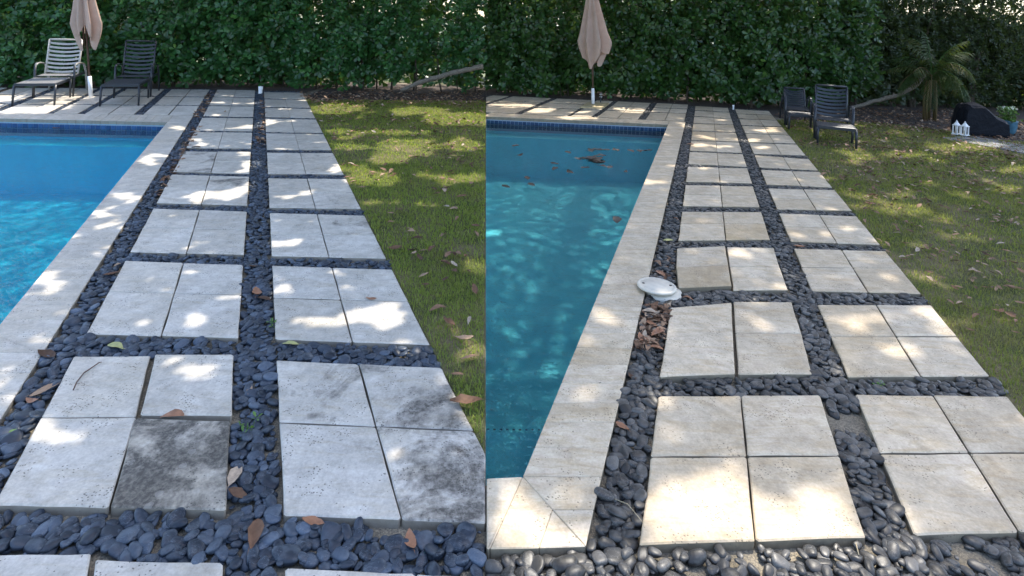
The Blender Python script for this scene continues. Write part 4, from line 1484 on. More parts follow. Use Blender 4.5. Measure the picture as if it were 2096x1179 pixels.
# ================================================================== loungers
def make_lounger(front_px, rear_px, label, slat_mat, seat_mat, width=.56, back_h=1.02, recline=.30, arm=True, group='garden loungers', sh=.37, hinge=.5):
    fp, rp = P(*front_px, -0.0), P(*rear_px, -0.0)
    d = (fp - rp); L = d.length; ang = math.atan2(d.y, d.x)
    root = empty('lounger', rp, ang)
    tag(root, label, 'lounger', group)
    hw = width / 2; dk = M['chair']; ah = sh + .22
    t = .026
    bk0 = Vector((hinge, 0, sh + .02))                     # hinge of the back rest
    bt = Vector((bk0.x - recline, 0, back_h))
    # side rails
    for s in (-1, 1):
        xg0 = min(1.0, L * .62)
        MB().box((xg0 * .5 + .06, s * hw, sh), (xg0 - .06, .024, .045), bev=.005).build('side_rail', dk, root)
        MB().box(((xg0 + .1 + L) / 2, s * hw, sh - .02), (L - xg0 - .1, .024, .045), bev=.005).build('footrest_rail', dk, root)
        MB().tube([(xg0 + .12, s * hw, sh - .02), (xg0 + .10, s * hw, 0.0)], [.019, .015], 8).build('footrest_leg', dk, root, True)
    # legs: foot end, below the arms, rear
    for s in (-1, 1):
        MB().tube([(L - .01, s * hw, sh - .02), (L + .02, s * (hw + .004), .2), (L + .035, s * (hw + .006), 0.0)], [.021, .019, .015], 8).build('leg', dk, root, True)
        xm = min(.95, L * .6)
        MB().tube([(xm, s * (hw + .02), ah), (xm + .01, s * (hw + .02), sh), (xm + .03, s * (hw + .02), .0)], [.02, .02, .016], 8).build('leg', dk, root, True)
        # arm rest running back and down into the rear leg
        am = MB().tube([(xm - .01, s * (hw + .02), ah), (xm - .14, s * (hw + .025), ah + .03), (xm - .34, s * (hw + .03), ah + .025), (.30, s * (hw + .03), ah - .02)], [.02, .026, .026, .02], 8, flat=.6)
        am.build('armrest', seat_mat if seat_mat is not M['chair'] else dk, root, True)
        MB().tube([(.30, s * (hw + .03), ah - .02), (.12, s * (hw + .03), sh + .03), (.02, s * (hw + .03), .2), (-.02, s * (hw + .03), 0)], [.02, .02, .018, .015], 8).build('rear_leg', slat_mat if slat_mat is not M['chair'] else dk, root, True)
    # seat slats, then a gap and the foot section
    xg = min(1.0, L * .62)
    ns = int((L - hinge - .05) / .078)
    for i in range(ns):
        x = hinge + .06 + (i + .5) * (L - hinge - .08) / ns
        if abs(x - xg - .05) < .06: continue
        MB().box((x, 0, sh + .022 - (.02 if x > xg else 0)), (.062, width - .02, .012), bev=.004).build('seat_slat' if x < xg else 'footrest_slat', seat_mat, root)
    MB().box((L - .005, 0, sh - .016), (.03, width, .05), bev=.006).build('front_rail', dk, root)
    MB().box((hinge, 0, sh - .002), (.03, width, .04), bev=.006).build('rear_rail', dk, root)
    # back rest frame and curved slats
    dv = bt - bk0
    for s in (-1, 1):
        MB().tube([bk0 + Vector((0, s * (hw - .02), 0)), bk0 + dv * .5 + Vector((-.012, s * (hw - .02), 0)), bt + Vector((0, s * (hw - .02), 0))], .019, 8).build('back_post', slat_mat, root, True)
    MB().tube([bt + Vector((0, -(hw - .02), 0)), bt + Vector((0, hw - .02, 0))], .019, 8).build('back_top_rail', slat_mat, root, True)
    nb = 8
    nv = Vector((dv.z, 0, -dv.x)).normalized()
    dn = dv.normalized()
    for i in range(nb):
        f = .05 + (i + .35) * .93 / nb
        c = bk0 + dv * f
        v, fc = [], []
        m = 8
        for k in range(m + 1):
            u = k / m * 2 - 1
            y = u * (hw - .025)
            o_ = -.035 * (1 - u * u)
            for (aa, bb) in ((-.020, -.005), (.020, -.005), (.020, .005), (-.020, .005)):
                q_ = c + dn * (aa - .020 * (1 - u * u)) + nv * (bb + o_) + Vector((0, y, 0))
                v.append(q_)
        for k in range(m):
            for e in range(4):
                a0 = k * 4 + e; a1 = k * 4 + (e + 1) % 4
                fc.append((a0, a1, a1 + 4, a0 + 4))
        fc.append((0, 1, 2, 3)); fc.append((m * 4 + 3, m * 4 + 2, m * 4 + 1, m * 4))
        MB().add(v, fc).build('back_slat', slat_mat, root)
    return root


make_lounger((70, 216), (139, 185), 'dark slatted lounger at the far left, sunlight painted pale on its slats', M['chair_sunlit_back'], M['chair_sunlit_seat'], back_h=1.05, recline=.22)
make_lounger((245, 216.5), (290, 186), 'black slatted lounger right of the left umbrella', M['chair'], M['chair'], back_h=1.06, recline=.22)
make_lounger((1712, 300), (1696, 268), 'black slatted lounger standing nearest on the right lawn', M['chair'], M['chair'], width=.52, back_h=.84, recline=.2, sh=.30, hinge=.42)
make_lounger((1640, 267), (1622, 244), 'black lounger half hidden behind the other at the right path end', M['chair'], M['chair'], width=.40, back_h=.64, sh=.28, hinge=.35)

# ================================================================== umbrellas
def make_umbrella(base_px, label, sleeve_h, z_hem, z_wide, r_wide, r_top, lean, seed, plinth=False):
    b = P(*base_px)
    root = empty('umbrella', b)
    tag(root, label, 'umbrella', 'closed garden umbrellas')
    lx, ly = lean
    ztop = 2.85
    def ax_(z): return Vector((lx * z, ly * z, z))
    MB().tube([ax_(-.03), ax_(sleeve_h)], .034, 14).build('base_sleeve', M['white'], root, True)
    MB().tube([ax_(sleeve_h - .02), ax_(1.6), ax_(ztop)], .019, 10).build('pole', M['pole'], root, True)
    r = random.Random(seed)
    nA, nZ = 144, 26
    ph = r.uniform(0, 6.28)
    hem = []
    v, f = [], []
    for j in range(nA):
        a = 2 * math.pi * j / nA
        rib = math.cos(4 * a + ph)
        hz = z_hem + .20 + .16 * math.cos(2 * a + ph * .7) + .12 * math.cos(3 * a + 1.3 + ph) + .05 * math.cos(8 * a + ph)
        hem.append(max(z_hem, hz))
    for i in range(nZ + 1):
        for j in range(nA):
            a = 2 * math.pi * j / nA
            t = i / nZ
            z = hem[j] + (ztop - .05 - hem[j]) * t
            if z > z_wide: k = (z - z_wide) / (ztop - z_wide); rad = r_wide + (.035 - r_wide) * k ** .85
            else: k = (z_wide - z) / max(z_wide - z_hem, .01); rad = r_wide * (1 - .55 * k ** 1.5)
            fold = .40 * (1 - 2 * abs(math.sin(4 * a + ph + .3 * math.sin(2.5 * t)))) + .22 * math.cos(7 * a + 2 * ph + .9 * t) + .05 * math.cos(19 * a + 3 * t)
            rad *= 1 + fold * (1 - .45 * t) * .75
            sq = 1 - .22 * abs(math.sin(a))
            c = ax_(z)
            v.append((c.x + rad * math.cos(a), c.y + rad * math.sin(a) * sq, z))
    for i in range(nZ):
        for j in range(nA):
            j2 = (j + 1) % nA
            f.append((i * nA + j, i * nA + j2, (i + 1) * nA + j2, (i + 1) * nA + j))
    can = mesh_obj('canopy', v, f, M['fabric'], root, True)
    # ribs folded down inside, their ends just showing under the hem
    for k in range(8):
        a = 2 * math.pi * k / 8 + ph
        q0 = ax_(z_hem + .03 + .05 * (k % 3)) + Vector((.06 * math.cos(a), .06 * math.sin(a), 0)); q1 = ax_(ztop - .12) + Vector((.03 * math.cos(a), .03 * math.sin(a), 0))
        MB().tube([q0, q1], .006, 6).build('rib', M['pole'], root, True)
    if plinth:
        pass
    return root


make_umbrella((1214, 215), 'closed tan umbrella behind the teal pool', .37, .80, 1.42, .31, .2, (-.055, 0), 4)
make_umbrella((186, 199), 'closed tan umbrella between the two loungers at the left pool', .40, .88, 1.42, .22, .2, (-.11, 0), 9)
# yellowed stone plinth under the right umbrella: lies on the deck
slab_poly = [P2(1187, 221.5), P2(1236, 222.5), P2(1247, 213.5), P2(1203, 211.5)]
o = slab('umbrella_plinth', slab_poly, .03, M['plinth'], None, top=.032, ch=.004)
tag(o, 'yellowed square stone plinth under the right umbrella', 'plinth')

# ================================================================== small things
# skimmer lid and the white collar under it
c = P(1344, 589, .012)
root = tag(empty('skimmer_cover', c), 'white round skimmer lid with two black finger holes on the right coping', 'skimmer lid')
lid = MB().lathe([(0.0, 0.0), (.118, 0.0), (.128, .004), (.130, .012), (.126, .019), (.112, .021), (.110, .0185), (.104, .0185), (.102, .021), (0.0, .022)], n=48)
lo = lid.build('lid_disc', M['offwhite'], root, True)
for sx in (-.088, .092):
    MB().lathe([(0.0, 0.0235), (.009, .0235), (.009, .0215)], (sx, .004, 0), n=14).build('finger_hole', M['hole'], root)
root.rotation_euler = (R(-2), R(1.0), R(-4))
c = P(1358, 603, -.025)
root = tag(empty('skimmer_collar', c), 'broken white collar under the skimmer lid on the pebble strip', 'skimmer collar')
v, f = [], []
n = 40
for k in range(n):
    a = 2 * math.pi * k / n
    w_ = 1 + .05 * math.sin(5 * a) + .03 * math.sin(11 * a + 1) + (.14 if 4 < k < 8 else 0)
    for (r_, z_) in ((.118 * w_, -.02), (.122 * w_, .012), (.112 * w_, .026), (.0, .027)):
        v.append((r_ * math.cos(a), r_ * math.sin(a) * .95, z_))
for k in range(n):
    k2 = (k + 1) % n
    for e in range(3):
        f.append((k * 4 + e, k2 * 4 + e, k2 * 4 + e + 1, k * 4 + e + 1))
mesh_obj('collar_ring', v, f, M['offwhite'], root, True)

# short white standpipe at the end of the central strip
def standpipe(px, py, label, h, r):
    b = P(px, py); root = tag(empty('standpipe', b), label, 'pipe')
    MB().lathe([(r, -.05), (r, h), (r * .8, h), (r * .8, h - .03)], n=14).build('pipe', M['white'], root, True)
    MB().lathe([(r * 1.12, h * .55), (r * 1.12, h + .004), (r * .5, h + .006), (0, h + .007)], n=14).build('cap', M['white'], root, True)
standpipe(533, 190.5, 'short white standpipe at the hedge end of the left central pebble strip', .14, .042)
standpipe(1501, 223.5, 'short weathered pipe at the hedge end of the right central pebble strip', .09, .018)
# garden tap beside the right umbrella
b = P(1229, 212.5)
root = tag(empty('garden_tap', b), 'small metal garden tap right of the closed umbrella', 'tap')
MB().tube([(0, 0, -.05), (0, 0, .17)], .012, 8).build('riser', M['chair'], root, True)
MB().tube([(0, 0, .17), (0, -.03, .185), (0, -.07, .165), (0, -.075, .14)], [.014, .014, .013, .011], 8).build('spout', M['steel'], root, True)
MB().box((0, 0, .215), (.07, .014, .02), bev=.004).build('handle', M['steel'], root)
MB().tube([(-.035, 0, .16), (.035, 0, .16)], .013, 8).build('valve_body', M['steel'], root, True)

# twig on the left paver
pts = [P(150, 798, .006), P(157, 782, .009), P(172, 763, .008), P(190, 751, .008), P(203, 742, .008), P(208, 741, .006)]
o = MB().tube(pts, [.0028, .0032, .003, .0028, .0024, .0015], 6).build('twig', M['twig'], None, True)
tag(o, 'thin curved brown twig lying on a near paver of the left path', 'twig')
pts = [P(1250, 1018, -.012), P(1285, 1032, .004), P(1310, 1062, -.002), P(1318, 1073, -.01)]
o = MB().tube(pts, [.0014, .0017, .0014, .001], 6).build('twig', M['straw'], None, True)
tag(o, 'pale dry stalk crossing pebbles beside the front ivory coping', 'twig')
pts = [P(1752, 1112, -.004), P(1758, 1136, -.004)]
o = MB().tube(pts, [.002, .002], 6).build('twig', M['straw'], None, True)
tag(o, 'short pale straw on the front sand of the right yard', 'twig')


def weed(px, py, n, h, label):
    b = P(px, py, -.03); root = tag(empty('weed', b), label, 'weed')
    parts = []
    c = np.zeros((n, 3)); axs = np.stack([RNG.normal(0, .35, n), RNG.normal(0, .35, n), np.ones(n)], 1)
    c[:, 2] = RNG.uniform(.2, 1, n) * h
    c[:, :2] = RNG.normal(0, h * .3, (n, 2))
    V, T, a = rosettes(c, axs, 4, h * .55, NARROW, (40, 80))
    o = big_mesh('leaves', V, T, M['weed'], root, True, a)
    MB().tube([(0, 0, 0), (0, 0, h)], .0025, 5).build('stem', M['weed'], root, True)


weed(506, 890, 5, .05, 'small green weed sprouting in the central strip near the front pavers')
weed(556, 672, 4, .04, 'tiny green weed at the left corner of a dappled paver')
weed(1798, 797, 4, .035, 'tiny green weed in the cross strip of the ivory path')

# leaves floating on the right pool
WET = [dry_leaf_mesh('floating_leaf', 50 + k, M['leaf_wet'], .5, .15) for k in range(4)]
clump = [(1204 + random.gauss(8, 11), 327 + random.gauss(0, 3.0)) for _ in range(16)]
singles = [(1163, 312), (1205, 310), (1213, 309), (1222, 307), (1230, 307), (1240, 307.5), (1258, 308), (1265, 308), (1290, 309), (1307, 309), (1318, 309), (1327, 308), (1136, 335), (1137, 346), (1168, 354), (1198, 344), (1247, 342), (1229, 340), (1280, 352), (1080, 365), (1036, 382), (1265, 451), (1064, 318), (1056, 299), (1088, 378)]
for i, (x, y) in enumerate(clump + singles):
    p = P(x, y, WZ + .003)
    o = bpy.data.objects.new('floating_leaf', WET[i % 4])
    ln = random.uniform(.12, .19) * (1.25 if i < 16 else 1)
    o.location = p; o.rotation_euler = (0, 0, random.uniform(0, 6.28)); o.scale = (ln, ln, ln * 1.3); link(o)
    if i < 16: tag(o, 'dark wet leaf in the floating clump in the middle of the teal pool', 'leaf', 'leaves of the floating clump')
    else: tag(o, 'single dark wet leaf afloat on the teal pool away from the clump', 'leaf', 'single floating leaves')
for (x, y) in ((116, 262), (285, 264)):
    p = P(x, y, WZ + .003)
    o = bpy.data.objects.new('floating_leaf', dry_leaf_mesh('floating_leaf', x, M['leaf_orange'], .5, .2)); o.location = p; o.scale = (.13, .13, .08); o.rotation_euler = (0, 0, 1.5); link(o)
    tag(o, 'russet leaf afloat by the far tiles of the blue pool, %s' % ('the left one' if x < 200 else 'the right one'), 'leaf')

# leaning trunks
def trunk(pts, r, label):
    P_ = [Vector(p_) for p_ in pts]
    # subdivide with slight wander
    fine, rr = [], []
    for i in range(len(P_) - 1):
        for k in range(4):
            t = k / 4; fine.append(P_[i].lerp(P_[i + 1], t) + Vector((random.uniform(-.01, .01), random.uniform(-.01, .01), random.uniform(-.012, .012)))); rr.append((r[i] + (r[i + 1] - r[i]) * t) * random.uniform(.92, 1.1))
    fine.append(P_[-1]); rr.append(r[-1])
    base = fine[0].copy()
    root = tag(empty('leaning_trunk', base), label, 'trunk')
    MB().tube([q_ - base for q_ in fine], rr, 10).build('bark', M['bark'], root, True)
    k = len(fine) // 3
    MB().tube([fine[k] - base, fine[k] - base + Vector((.0, -.03, .09))], [.022, .016], 7).build('branch_stub', M['bark'], root, True)
    return root


YB = P(829, 190).y - .1
trunk([atY(822, 186, YB), atY(860, 168, YB), atY(905, 155, YB - .05), atY(955, 143, YB - .1), atY(989, 136, YB - .1)], [.045, .055, .06, .062, .062], 'leaning grey trunk reaching out of the left hedge over the lawn')
YB = P(1760, 226).y - .1
trunk([atY(1738, 222, YB), atY(1787, 207.7, YB), atY(1839, 194.5, YB), atY(1876, 173.5, YB), atY(1893, 151, YB), atY(1902, 120, YB)], [.038, .045, .05, .05, .045, .03], 'leaning grey trunk beside the palm behind the right lawn')

# palm
b = P(1903, 244)
root = tag(empty('palm', b), 'drooping green palm with yellowed stalks at the lawn edge', 'palm')
for k in range(5):
    a = k * 1.3; x, y = .09 * math.cos(a) * (1 + k * .2), .07 * math.sin(a)
    MB().tube([(x, y, -.05), (x * 1.1, y, .4), (x * .7, y, .85)], [.026, .022, .018], 8).build('stalk', m_plain("palm_stalk", (.12, .085, .03), .7, .3, 30) if k == 0 else bpy.data.materials["palm_stalk"], root, True)
for k in range(24):
    az = k * 2.39996 + random.uniform(-.2, .2); el = random.uniform(.25, 1.5); Lf = random.uniform(.8, 1.15)
    cpts = []
    h0 = .92; pos = Vector((0, 0, h0)); d = Vector((math.cos(az) * math.cos(el), math.sin(az) * math.cos(el) * .8, math.sin(el)))
    for i in range(15):
        cpts.append(pos.copy()); pos = pos + d * (Lf / 14); d = (d + Vector((0, 0, -.12 - .06 * (k % 3)))).normalized()
    fr = MB().tube(cpts, [.012 - .009 * i / 14 for i in range(15)], 5).build('frond', bpy.data.materials["palm_stalk"] if k % 4 == 0 else M['weed'], root, True)
    V, T, As = [], [], []
    dry_ = random.random()
    for i in range(3, 15):
        for sub in (0, .5):
            i2 = min(i + 1, 14)
            c0 = cpts[i].lerp(cpts[i2], sub); t = (cpts[i2] - cpts[i - 1]).normalized(); sd = t.cross(Vector((0, 0, 1)))
            if sd.length < 1e-3: continue
            sd.normalize(); ll = .30 * math.sin(math.pi * min(.97, (i + sub) / 15)) + .06
            for s in (-1, 1):
                e = c0 + (sd * s * .75 + t * .6 + Vector((0, 0, -.7 + random.uniform(-.3, .2)))).normalized() * ll
                m_ = c0.lerp(e, .5) + Vector((0, 0, .02)); w = t * .011
                bi = len(V); V += [c0 - w * .4, c0 + w * .4, m_ - w, m_ + w, e]; T += [(bi, bi + 1, bi + 3), (bi, bi + 3, bi + 2), (bi + 2, bi + 3, bi + 4)]
                As += [min(1, dry_ * .7 + random.random() * .3)] * 5
    big_mesh('leaflets', np.array([q_[:] for q_ in V]), np.array(T), M['palm'], fr, False, As)

# covered furniture
root = tag(empty('covered_furniture', P(2004, 271), R(-14)), 'dark navy vinyl cover over low furniture by the lanterns', 'furniture cover')
v, f = [], []
prof = [(-.46, .0), (-.47, .22), (-.40, .47), (-.33, .545), (-.05, .56), (.06, .50), (.22, .38), (.40, .285), (.47, .24), (.475, .0)]
ny = 8
for j in range(ny + 1):
    y = -.34 + .68 * j / ny
    e = abs(j / ny * 2 - 1)
    for (x, z) in prof:
        rz_ = 1 - .10 * e ** 3
        v.append((x * (1 - .05 * e ** 4) + random.uniform(-.008, .008), y * (1.08 if z < .1 else 1) + random.uniform(-.008, .008), max(0, z * rz_ + (random.uniform(-.012, .012) + .016 * math.sin(9 * y + 7 * x) if z > 0 else 0)) - .02))
np_ = len(prof)
for j in range(ny):
    for k in range(np_ - 1):
        a = j * np_ + k
        f.append((a, a + 1, a + np_ + 1, a + np_))
f.append(tuple(range(np_ - 1, -1, -1))); f.append(tuple(ny * np_ + k for k in range(np_)))
v = [(x * .80, y * .78, z * 1.02) for x, y, z in v]
mesh_obj('cover', v, f, M['cover'], root, False)
MB().box((.0, -.292, .02), (.62, .012, .05), bev=.005).build('hem', M['cover'], root)

# lanterns
def lantern(px, py, w, h, label):
    b = P(px, py, 0); root = tag(empty('lantern', b, R(20)), label, 'lantern', 'white lanterns')
    hw = w / 2; t = .016; hb = h * .68
    MB().box((0, 0, .01), (w + .02, w + .02, .02), bev=.003).build('base', M['white'], root)
    MB().box((0, 0, hb), (w + .01, w + .01, .018), bev=.003).build('top_plate', M['white'], root)
    for sx in (-1, 1):
        for sy in (-1, 1):
            MB().box((sx * (hw - t / 2), sy * (hw - t / 2), hb / 2 + .01), (t, t, hb - .02)).build('post', M['white'], root)
    MB().lathe([(hw * 1.25, hb + .009), (hw * .9, hb + .03), (hw * .45, hb + .055), (hw * .42, h * .92), (hw * .5, h * .93), (hw * .2, h * .97), (0, h * .975)], n=4 * 4).build('roof', M['white'], root, True)
    MB().tube([(hw * .35 * math.cos(a), 0, h * .95 + hw * .5 * math.sin(a)) for a in np.linspace(0, math.pi, 9)], .004, 6).build('ring_handle', M['white'], root, True)
    MB().lathe([(0, .02), (.022, .02), (.022, .09), (0, .092)], n=12).build('candle', M['offwhite'], root, True)


lantern(1957.5, 275, .09, .25, 'white lantern left of the pair before the dark cover')
lantern(1974.5, 277.5, .09, .25, 'white lantern right of the pair before the dark cover')

# blue pot with plant
b = P(2065, 272)
root = tag(empty('planter', b), 'blue glazed pot with a flowering plant right of the dark cover', 'planter')
MB().lathe([(0, -.02), (.08, -.02), (.10, .02), (.125, .12), (.128, .21), (.14, .235), (.13, .245), (.118, .235), (.115, .2), (0, .19)], n=28).build('pot', M['pot'], root, True)
c = np.stack([RNG.normal(0, .075, 70), RNG.normal(0, .075, 70), RNG.uniform(.22, .48, 70)], 1)
V, T, a = rosettes(c, np.stack([RNG.normal(0, .6, 70), RNG.normal(-.3, .6, 70), np.ones(70)], 1), 5, .06, CLUSIA)
big_mesh('foliage', V, T, M['weed'], root, True, a)
c = c[np.argsort(-c[:, 2])][:12] + np.array([0.02, -.03, .02])
V, T, a = rosettes(c, np.stack([RNG.normal(0, .3, 12), RNG.normal(-.8, .3, 12), np.ones(12)], 1), 5, .032, CLUSIA)
big_mesh('flowers', V, T, M['petal'], root, True, a)

# slate patio slabs at the far right
root = tag(empty('slate_patio'), 'dark slate patio at the right lawn corner', kind='structure')
e0, e1 = P(1925, 281), P(2180, 330); ex = (e1 - e0).normalized(); ey = Vector((-ex.y, ex.x, 0))
if ey.y < 0: ey = -ey
for i in range(7):
    for j in range(3):
        w, d = .42, .30
        o_ = e0 + ex * (i * w) + ey * (j * d)
        pl = [(o_ + ex * .006 + ey * .006)[:2], (o_ + ex * (w - .006) + ey * .006)[:2], (o_ + ex * (w - .006) + ey * (d - .006))[:2], (o_ + ex * .006 + ey * (d - .006))[:2]]
        slab('slate_slab', inset([tuple(q_) for q_ in pl], .003), .05, M['slate'], root, top=.002 + random.uniform(-.003, .003))

# ================================================================== shade trees: their crowns reach over the yards above the picture
LIT = [  # patches of sun seen on the ground: px, py, rx, ry (soft ellipses), strength
    (600, 497, 24, 9), (558, 500, 13, 11), (318, 573, 20, 8), (398, 560, 22, 6), (405, 655, 32, 10), (300, 660, 18, 6), (470, 612, 22, 6),
    (580, 592, 18, 6), (590, 613, 18, 5), (655, 608, 18, 6), (690, 558, 12, 4), (712, 590, 18, 7), (640, 660, 45, 12), (705, 657, 30, 14), (775, 648, 34, 24), (742, 632, 15, 8), (820, 660, 22, 10), (815, 622, 22, 4), (830, 697, 18, 6),
    (345, 735, 36, 10), (405, 768, 38, 18), (90, 868, 48, 26), (130, 902, 26, 12), (205, 905, 18, 10), (100, 580, 30, 28), (80, 625, 18, 7), (120, 640, 20, 6), (95, 688, 22, 10), (10, 805, 22, 35), (25, 760, 20, 12),
    (215, 440, 30, 7), (222, 462, 34, 5), (255, 400, 38, 7), (262, 411, 25, 4), (300, 328, 24, 7), (330, 318, 15, 5), (310, 336, 24, 4), (195, 520, 25, 8), (365, 262, 22, 4),
    (110, 443, 32, 10), (55, 580, 22, 8), (120, 470, 40, 25),
    (920, 770, 22, 12), (950, 812, 26, 18), (965, 860, 20, 14), (928, 932, 26, 14), (850, 725, 30, 6), (960, 720, 40, 28), (930, 665, 20, 10), (975, 540, 25, 18),
    (690, 222, 65, 11), (860, 226, 65, 9), (935, 242, 70, 16), (985, 250, 20, 8), (835, 300, 75, 20), (800, 322, 45, 13), (765, 362, 60, 16), (950, 296, 44, 13), (700, 268, 40, 6), (700, 345, 30, 6), (800, 270, 60, 5), (720, 300, 40, 6),
    (50, 213, 110, 22), (-40, 192, 150, 12), (1060, 204, 110, 10), (1170, 206, 60, 8), (120, 196, 80, 9), (20, 190, 70, 9),
    # right yard
    (1450, 1040, 190, 90), (1640, 1070, 170, 60), (1690, 1010, 80, 40), (1380, 900, 40, 45), (1100, 1090, 130, 50), (1040, 1020, 60, 40), (1160, 1010, 40, 35), (1500, 1150, 600, 40), (1880, 1140, 220, 40), (1830, 1060, 40, 40), (1960, 1085, 120, 14),
    (1262, 592, 32, 12), (1240, 615, 40, 8), (1250, 660, 45, 12), (1205, 702, 32, 14), (1205, 805, 42, 18), (1185, 835, 40, 10), (1565, 665, 45, 14), (1520, 640, 20, 8), (1740, 655, 55, 14), (1800, 650, 40, 20), (1880, 640, 60, 15), (1930, 665, 40, 18), (1830, 715, 45, 22), (1950, 720, 35, 14), (1690, 648, 22, 12), (1910, 745, 40, 8), (2050, 868, 60, 12), (1990, 850, 40, 10), (2040, 900, 50, 8),
    (1740, 468, 28, 9), (1688, 480, 28, 5), (1815, 563, 28, 9), (1845, 572, 22, 8), (1510, 520, 30, 12), (1345, 372, 45, 5), (1325, 374, 40, 5), (1380, 340, 30, 5), (1425, 340, 25, 4), (1570, 267, 30, 4), (1560, 303, 22, 5), (1435, 298, 26, 5), (1480, 300, 25, 4),
    (1150, 200, 160, 8), (1060, 215, 70, 6), (1120, 226, 60, 6), (1250, 221, 50, 4), (1300, 226, 40, 6), (1030, 205, 40, 8), (1190, 240, 60, 5), (1180, 225, 40, 9),
    (1737, 305, 40, 10), (1765, 320, 40, 10), (1850, 315, 60, 8), (1650, 243, 40, 5), (1850, 395, 30, 8), (1930, 300, 40, 8), (1990, 300, 80, 12), (1820, 420, 60, 8), (1870, 425, 40, 10), (1930, 445, 40, 9), (2060, 385, 40, 10), (2075, 345, 40, 10), (1760, 420, 40, 6), (1880, 560, 40, 14), (1975, 655, 50, 14), (1960, 690, 40, 12), (2050, 640, 30, 10), (2000, 262, 80, 10), (1210, 470, 60, 10), (1140, 443, 45, 9), (1050, 305, 40, 8)]
LITA = np.array(LIT, float)


def lit_mask(gx, gy):
    """1 where sun gets through the crowns to ground point g"""
    gy = np.maximum(gy, .6)
    px, py = proj(gx, gy, np.zeros_like(gx))
    m = np.zeros(len(gx))
    wob = (fbm(gx * 9, gy * 9, 61) - .5) * .9
    for (cx, cy, rx, ry) in LITA:
        if cx < 995:          # a gap must be wider than its spot by about half a leaf
            k_ = cy - (YH0 + ROLL * (cx - PX0)); rx += .036 * k_ / H; ry += .036 * k_ * k_ / (F * H)
        near_ = (np.abs(px - cx) < rx * 1.6) & (np.abs(py - cy) < ry * 1.6)
        if not near_.any(): continue
        d2 = ((px[near_] - cx) / rx) ** 2 + ((py[near_] - cy) / ry) ** 2
        m[near_] = np.maximum(m[near_], (d2 + wob[near_] < (.9 if cx < 995 else .8)).astype(float))
    # fine dapple everywhere, denser over the far pavers and the lawns
    nz = fbm(gx * 3.1, gy * 3.1, 71, 4)
    th = np.full(len(gx), .80)
    Lf = px < 995
    th = np.where(Lf & (py < 430) & (px > 380), .60, th)
    th = np.where(Lf & (px > 640) & (py < 430) & (py > 200), .645, th)
    th = np.where(~Lf & (py < 300) & (px < 1600), .70, th)
    th = np.where(~Lf & (px > 1594 + .836 * (py - 251)), .655, th)
    th = np.where((px < -40) | (px > 2140) | (py > 1250), .62, th)
    th = np.where((py < 184), .52, th)
    m = np.maximum(m, (nz > th).astype(float))
    return m > .5


NL = 105000
S0 = SDIR / SDIR[2]
gx = RNG.uniform(-11.5, 12.5, NL * 2); gy = RNG.uniform(.2, 14.5, NL * 2)
zz = RNG.uniform(4.2, 6.6, NL * 2)
zz = 5.3 + (zz - 5.3) * (0.5 + fbm(gx * .6, gy * .6, 91))
zz = np.where(side(gx, gy, 0 * gx) > 0, zz + 5.0, zz)
ok = ~lit_mask(gx, gy)  # crown gaps shaped to drop sun on the listed patches
ok &= ~((side(gx, gy, 0 * gx) > 0) & (RNG.random(len(gx)) < .33))
inpool = in_polys(gx, gy, [LP, RP], -.12)
ok &= ~inpool
gx, gy, zz = gx[ok][:NL], gy[ok][:NL], zz[ok][:NL]
fx, fy = [], []
for poly_, nf in ((LP, 43000), (RP, 17500)):  # finer leaves added over the pools to even out the sun there
    xs_ = [q_[0] for q_ in poly_]; ys_ = [q_[1] for q_ in poly_]
    ax_, ay_ = RNG.uniform(min(xs_) - .25, max(xs_) + .25, nf * 2), RNG.uniform(min(ys_) - .25, max(ys_) + .25, nf * 2)
    k_ = in_polys(ax_, ay_, [poly_], -.05) & (ax_ > -11) & (ay_ > .5)
    ax_, ay_ = ax_[k_], ay_[k_]
    qx, qy = proj(ax_, ay_, 0 * ax_); k_ = np.ones(len(ax_), bool)
    for (ex_, ey_, rx_, ry_) in ((112, 443, 22, 6), (60, 580, 16, 6), (125, 480, 14, 4), (1195, 462, 26, 5), (1145, 440, 18, 4), (1060, 305, 20, 4)):
        k_ &= ((qx - ex_) / rx_) ** 2 + ((qy - ey_) / ry_) ** 2 > 1
    fx.append(ax_[k_][:nf]); fy.append(ay_[k_][:nf])
fx, fy = np.concatenate(fx), np.concatenate(fy)
small_ = np.concatenate([np.zeros(len(gx), bool), np.ones(len(fx), bool)])
zf = RNG.uniform(8.5, 12, len(fx))
gx, gy, zz = np.concatenate([gx, fx]), np.concatenate([gy, fy]), np.concatenate([zz, zf])
C_ = np.stack([gx + S0[0] * zz, gy + S0[1] * zz, zz], 1)
nb_ = 17000
B_ = np.stack([RNG.uniform(-19, 20, nb_), RNG.uniform(16.6, 18.8, nb_), .3 + 8.0 * RNG.random(nb_) ** 1.25], 1)  # leaf wall added behind the hedge to block low sky in reflections
B_[:, 2] = np.where(B_[:, 0] < 7.5, np.where(B_[:, 0] > -1.5, .3 + (B_[:, 2] - .3) * .40, .3 + (B_[:, 2] - .3) * .5), B_[:, 2])
bpx, bpy_ = proj(B_[:, 0], B_[:, 1], B_[:, 2])
thin = (((bpx > 640) & (bpx < 1000)) | ((bpx > 1640) & (bpx < 2120))) & (B_[:, 2] > 1.4) & (B_[:, 2] < 4.5)
B_ = B_[~(thin & (RNG.random(nb_) < .7))]
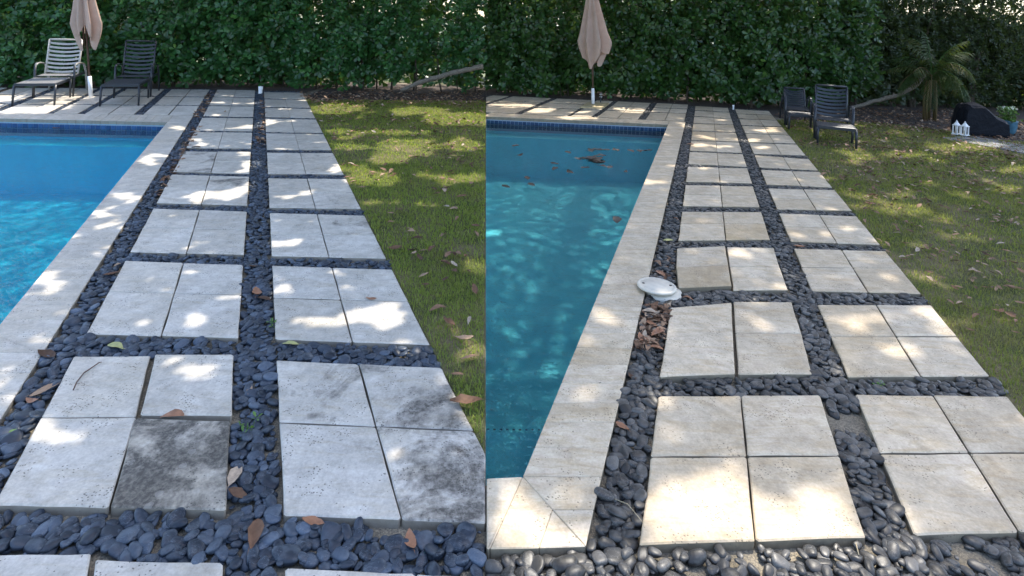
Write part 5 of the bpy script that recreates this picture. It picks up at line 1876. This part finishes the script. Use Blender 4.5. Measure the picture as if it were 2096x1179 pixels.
B_ = B_[fbm(B_[:, 0] * .9, B_[:, 2] * .9, 95) > .30]
is_b = np.concatenate([np.zeros(len(C_), bool), np.ones(len(B_), bool)])
C_ = np.concatenate([C_, B_]); small_ = np.concatenate([small_, np.zeros(len(B_), bool)])
TR = [(-11.0, 18.4), (-3.2, 18.8), (4.2, 18.6), (11.0, 18.9), (17.0, 17.5)]
tv = np.array([(0, -.5, 0), (.3, -.15, .03), (.28, .2, .02), (0, .55, -.04), (-.28, .2, .02), (-.3, -.15, .03)], float)
tt = np.array([(0, 1, 5), (1, 2, 4), (1, 4, 5), (2, 3, 4)])
own = np.argmin(np.stack([(C_[:, 0] - t[0]) ** 2 + .35 * (C_[:, 1] - t[1]) ** 2 for t in TR], 1), 1)
names = ['over the left loungers', 'over the seam of the two lawns', 'over the right umbrella', 'over the palm and covered furniture', 'over the right lawn']
for k, (tx, ty) in enumerate(TR):
    root = tag(empty('shade_tree', (tx, ty, GZ)), 'tall shade tree behind the hedge, its crown ' + names[k], 'tree', 'tall shade trees')
    c = C_[own == k]; n = len(c); big_ = is_b[own == k]
    if n:
        nn = norm(RNG.normal(0, 1, (n, 3)) + np.array([0, 0, .9])); d = norm(np.cross(nn, RNG.normal(0, 1, (n, 3)))); a_ = np.cross(d, nn)
        V, T = scatter(tv, tt, c, a_, d, nn, np.where(big_, RNG.uniform(.22, .34, n), RNG.uniform(.16, .25, n)) * np.where(small_[own == k], .46, 1.0))
        o = big_mesh('crown', V - np.array(root.location), T, M['tree'], root, False, np.repeat(RNG.random(n), len(tv))); tag(o, kind='stuff')
    MB().tube([(0, 0, 0), (.05, -.05, 2.0), (-.05, -.1, 4.0), (.05, -.4, 6.2)], [.2, .17, .14, .08], 10).build('trunk', M['bark_dark'], root, True)
    for q_ in range(5):
        if not n: break
        e = Vector(c[random.randrange(n)]) - root.location
        MB().tube([(0, -.1, 3.6), Vector((0, -.1, 3.6)).lerp(e, .5) + Vector((0, 0, .5)), e], [.07, .045, .015], 7).build('limb', M['bark_dark'], root, True)
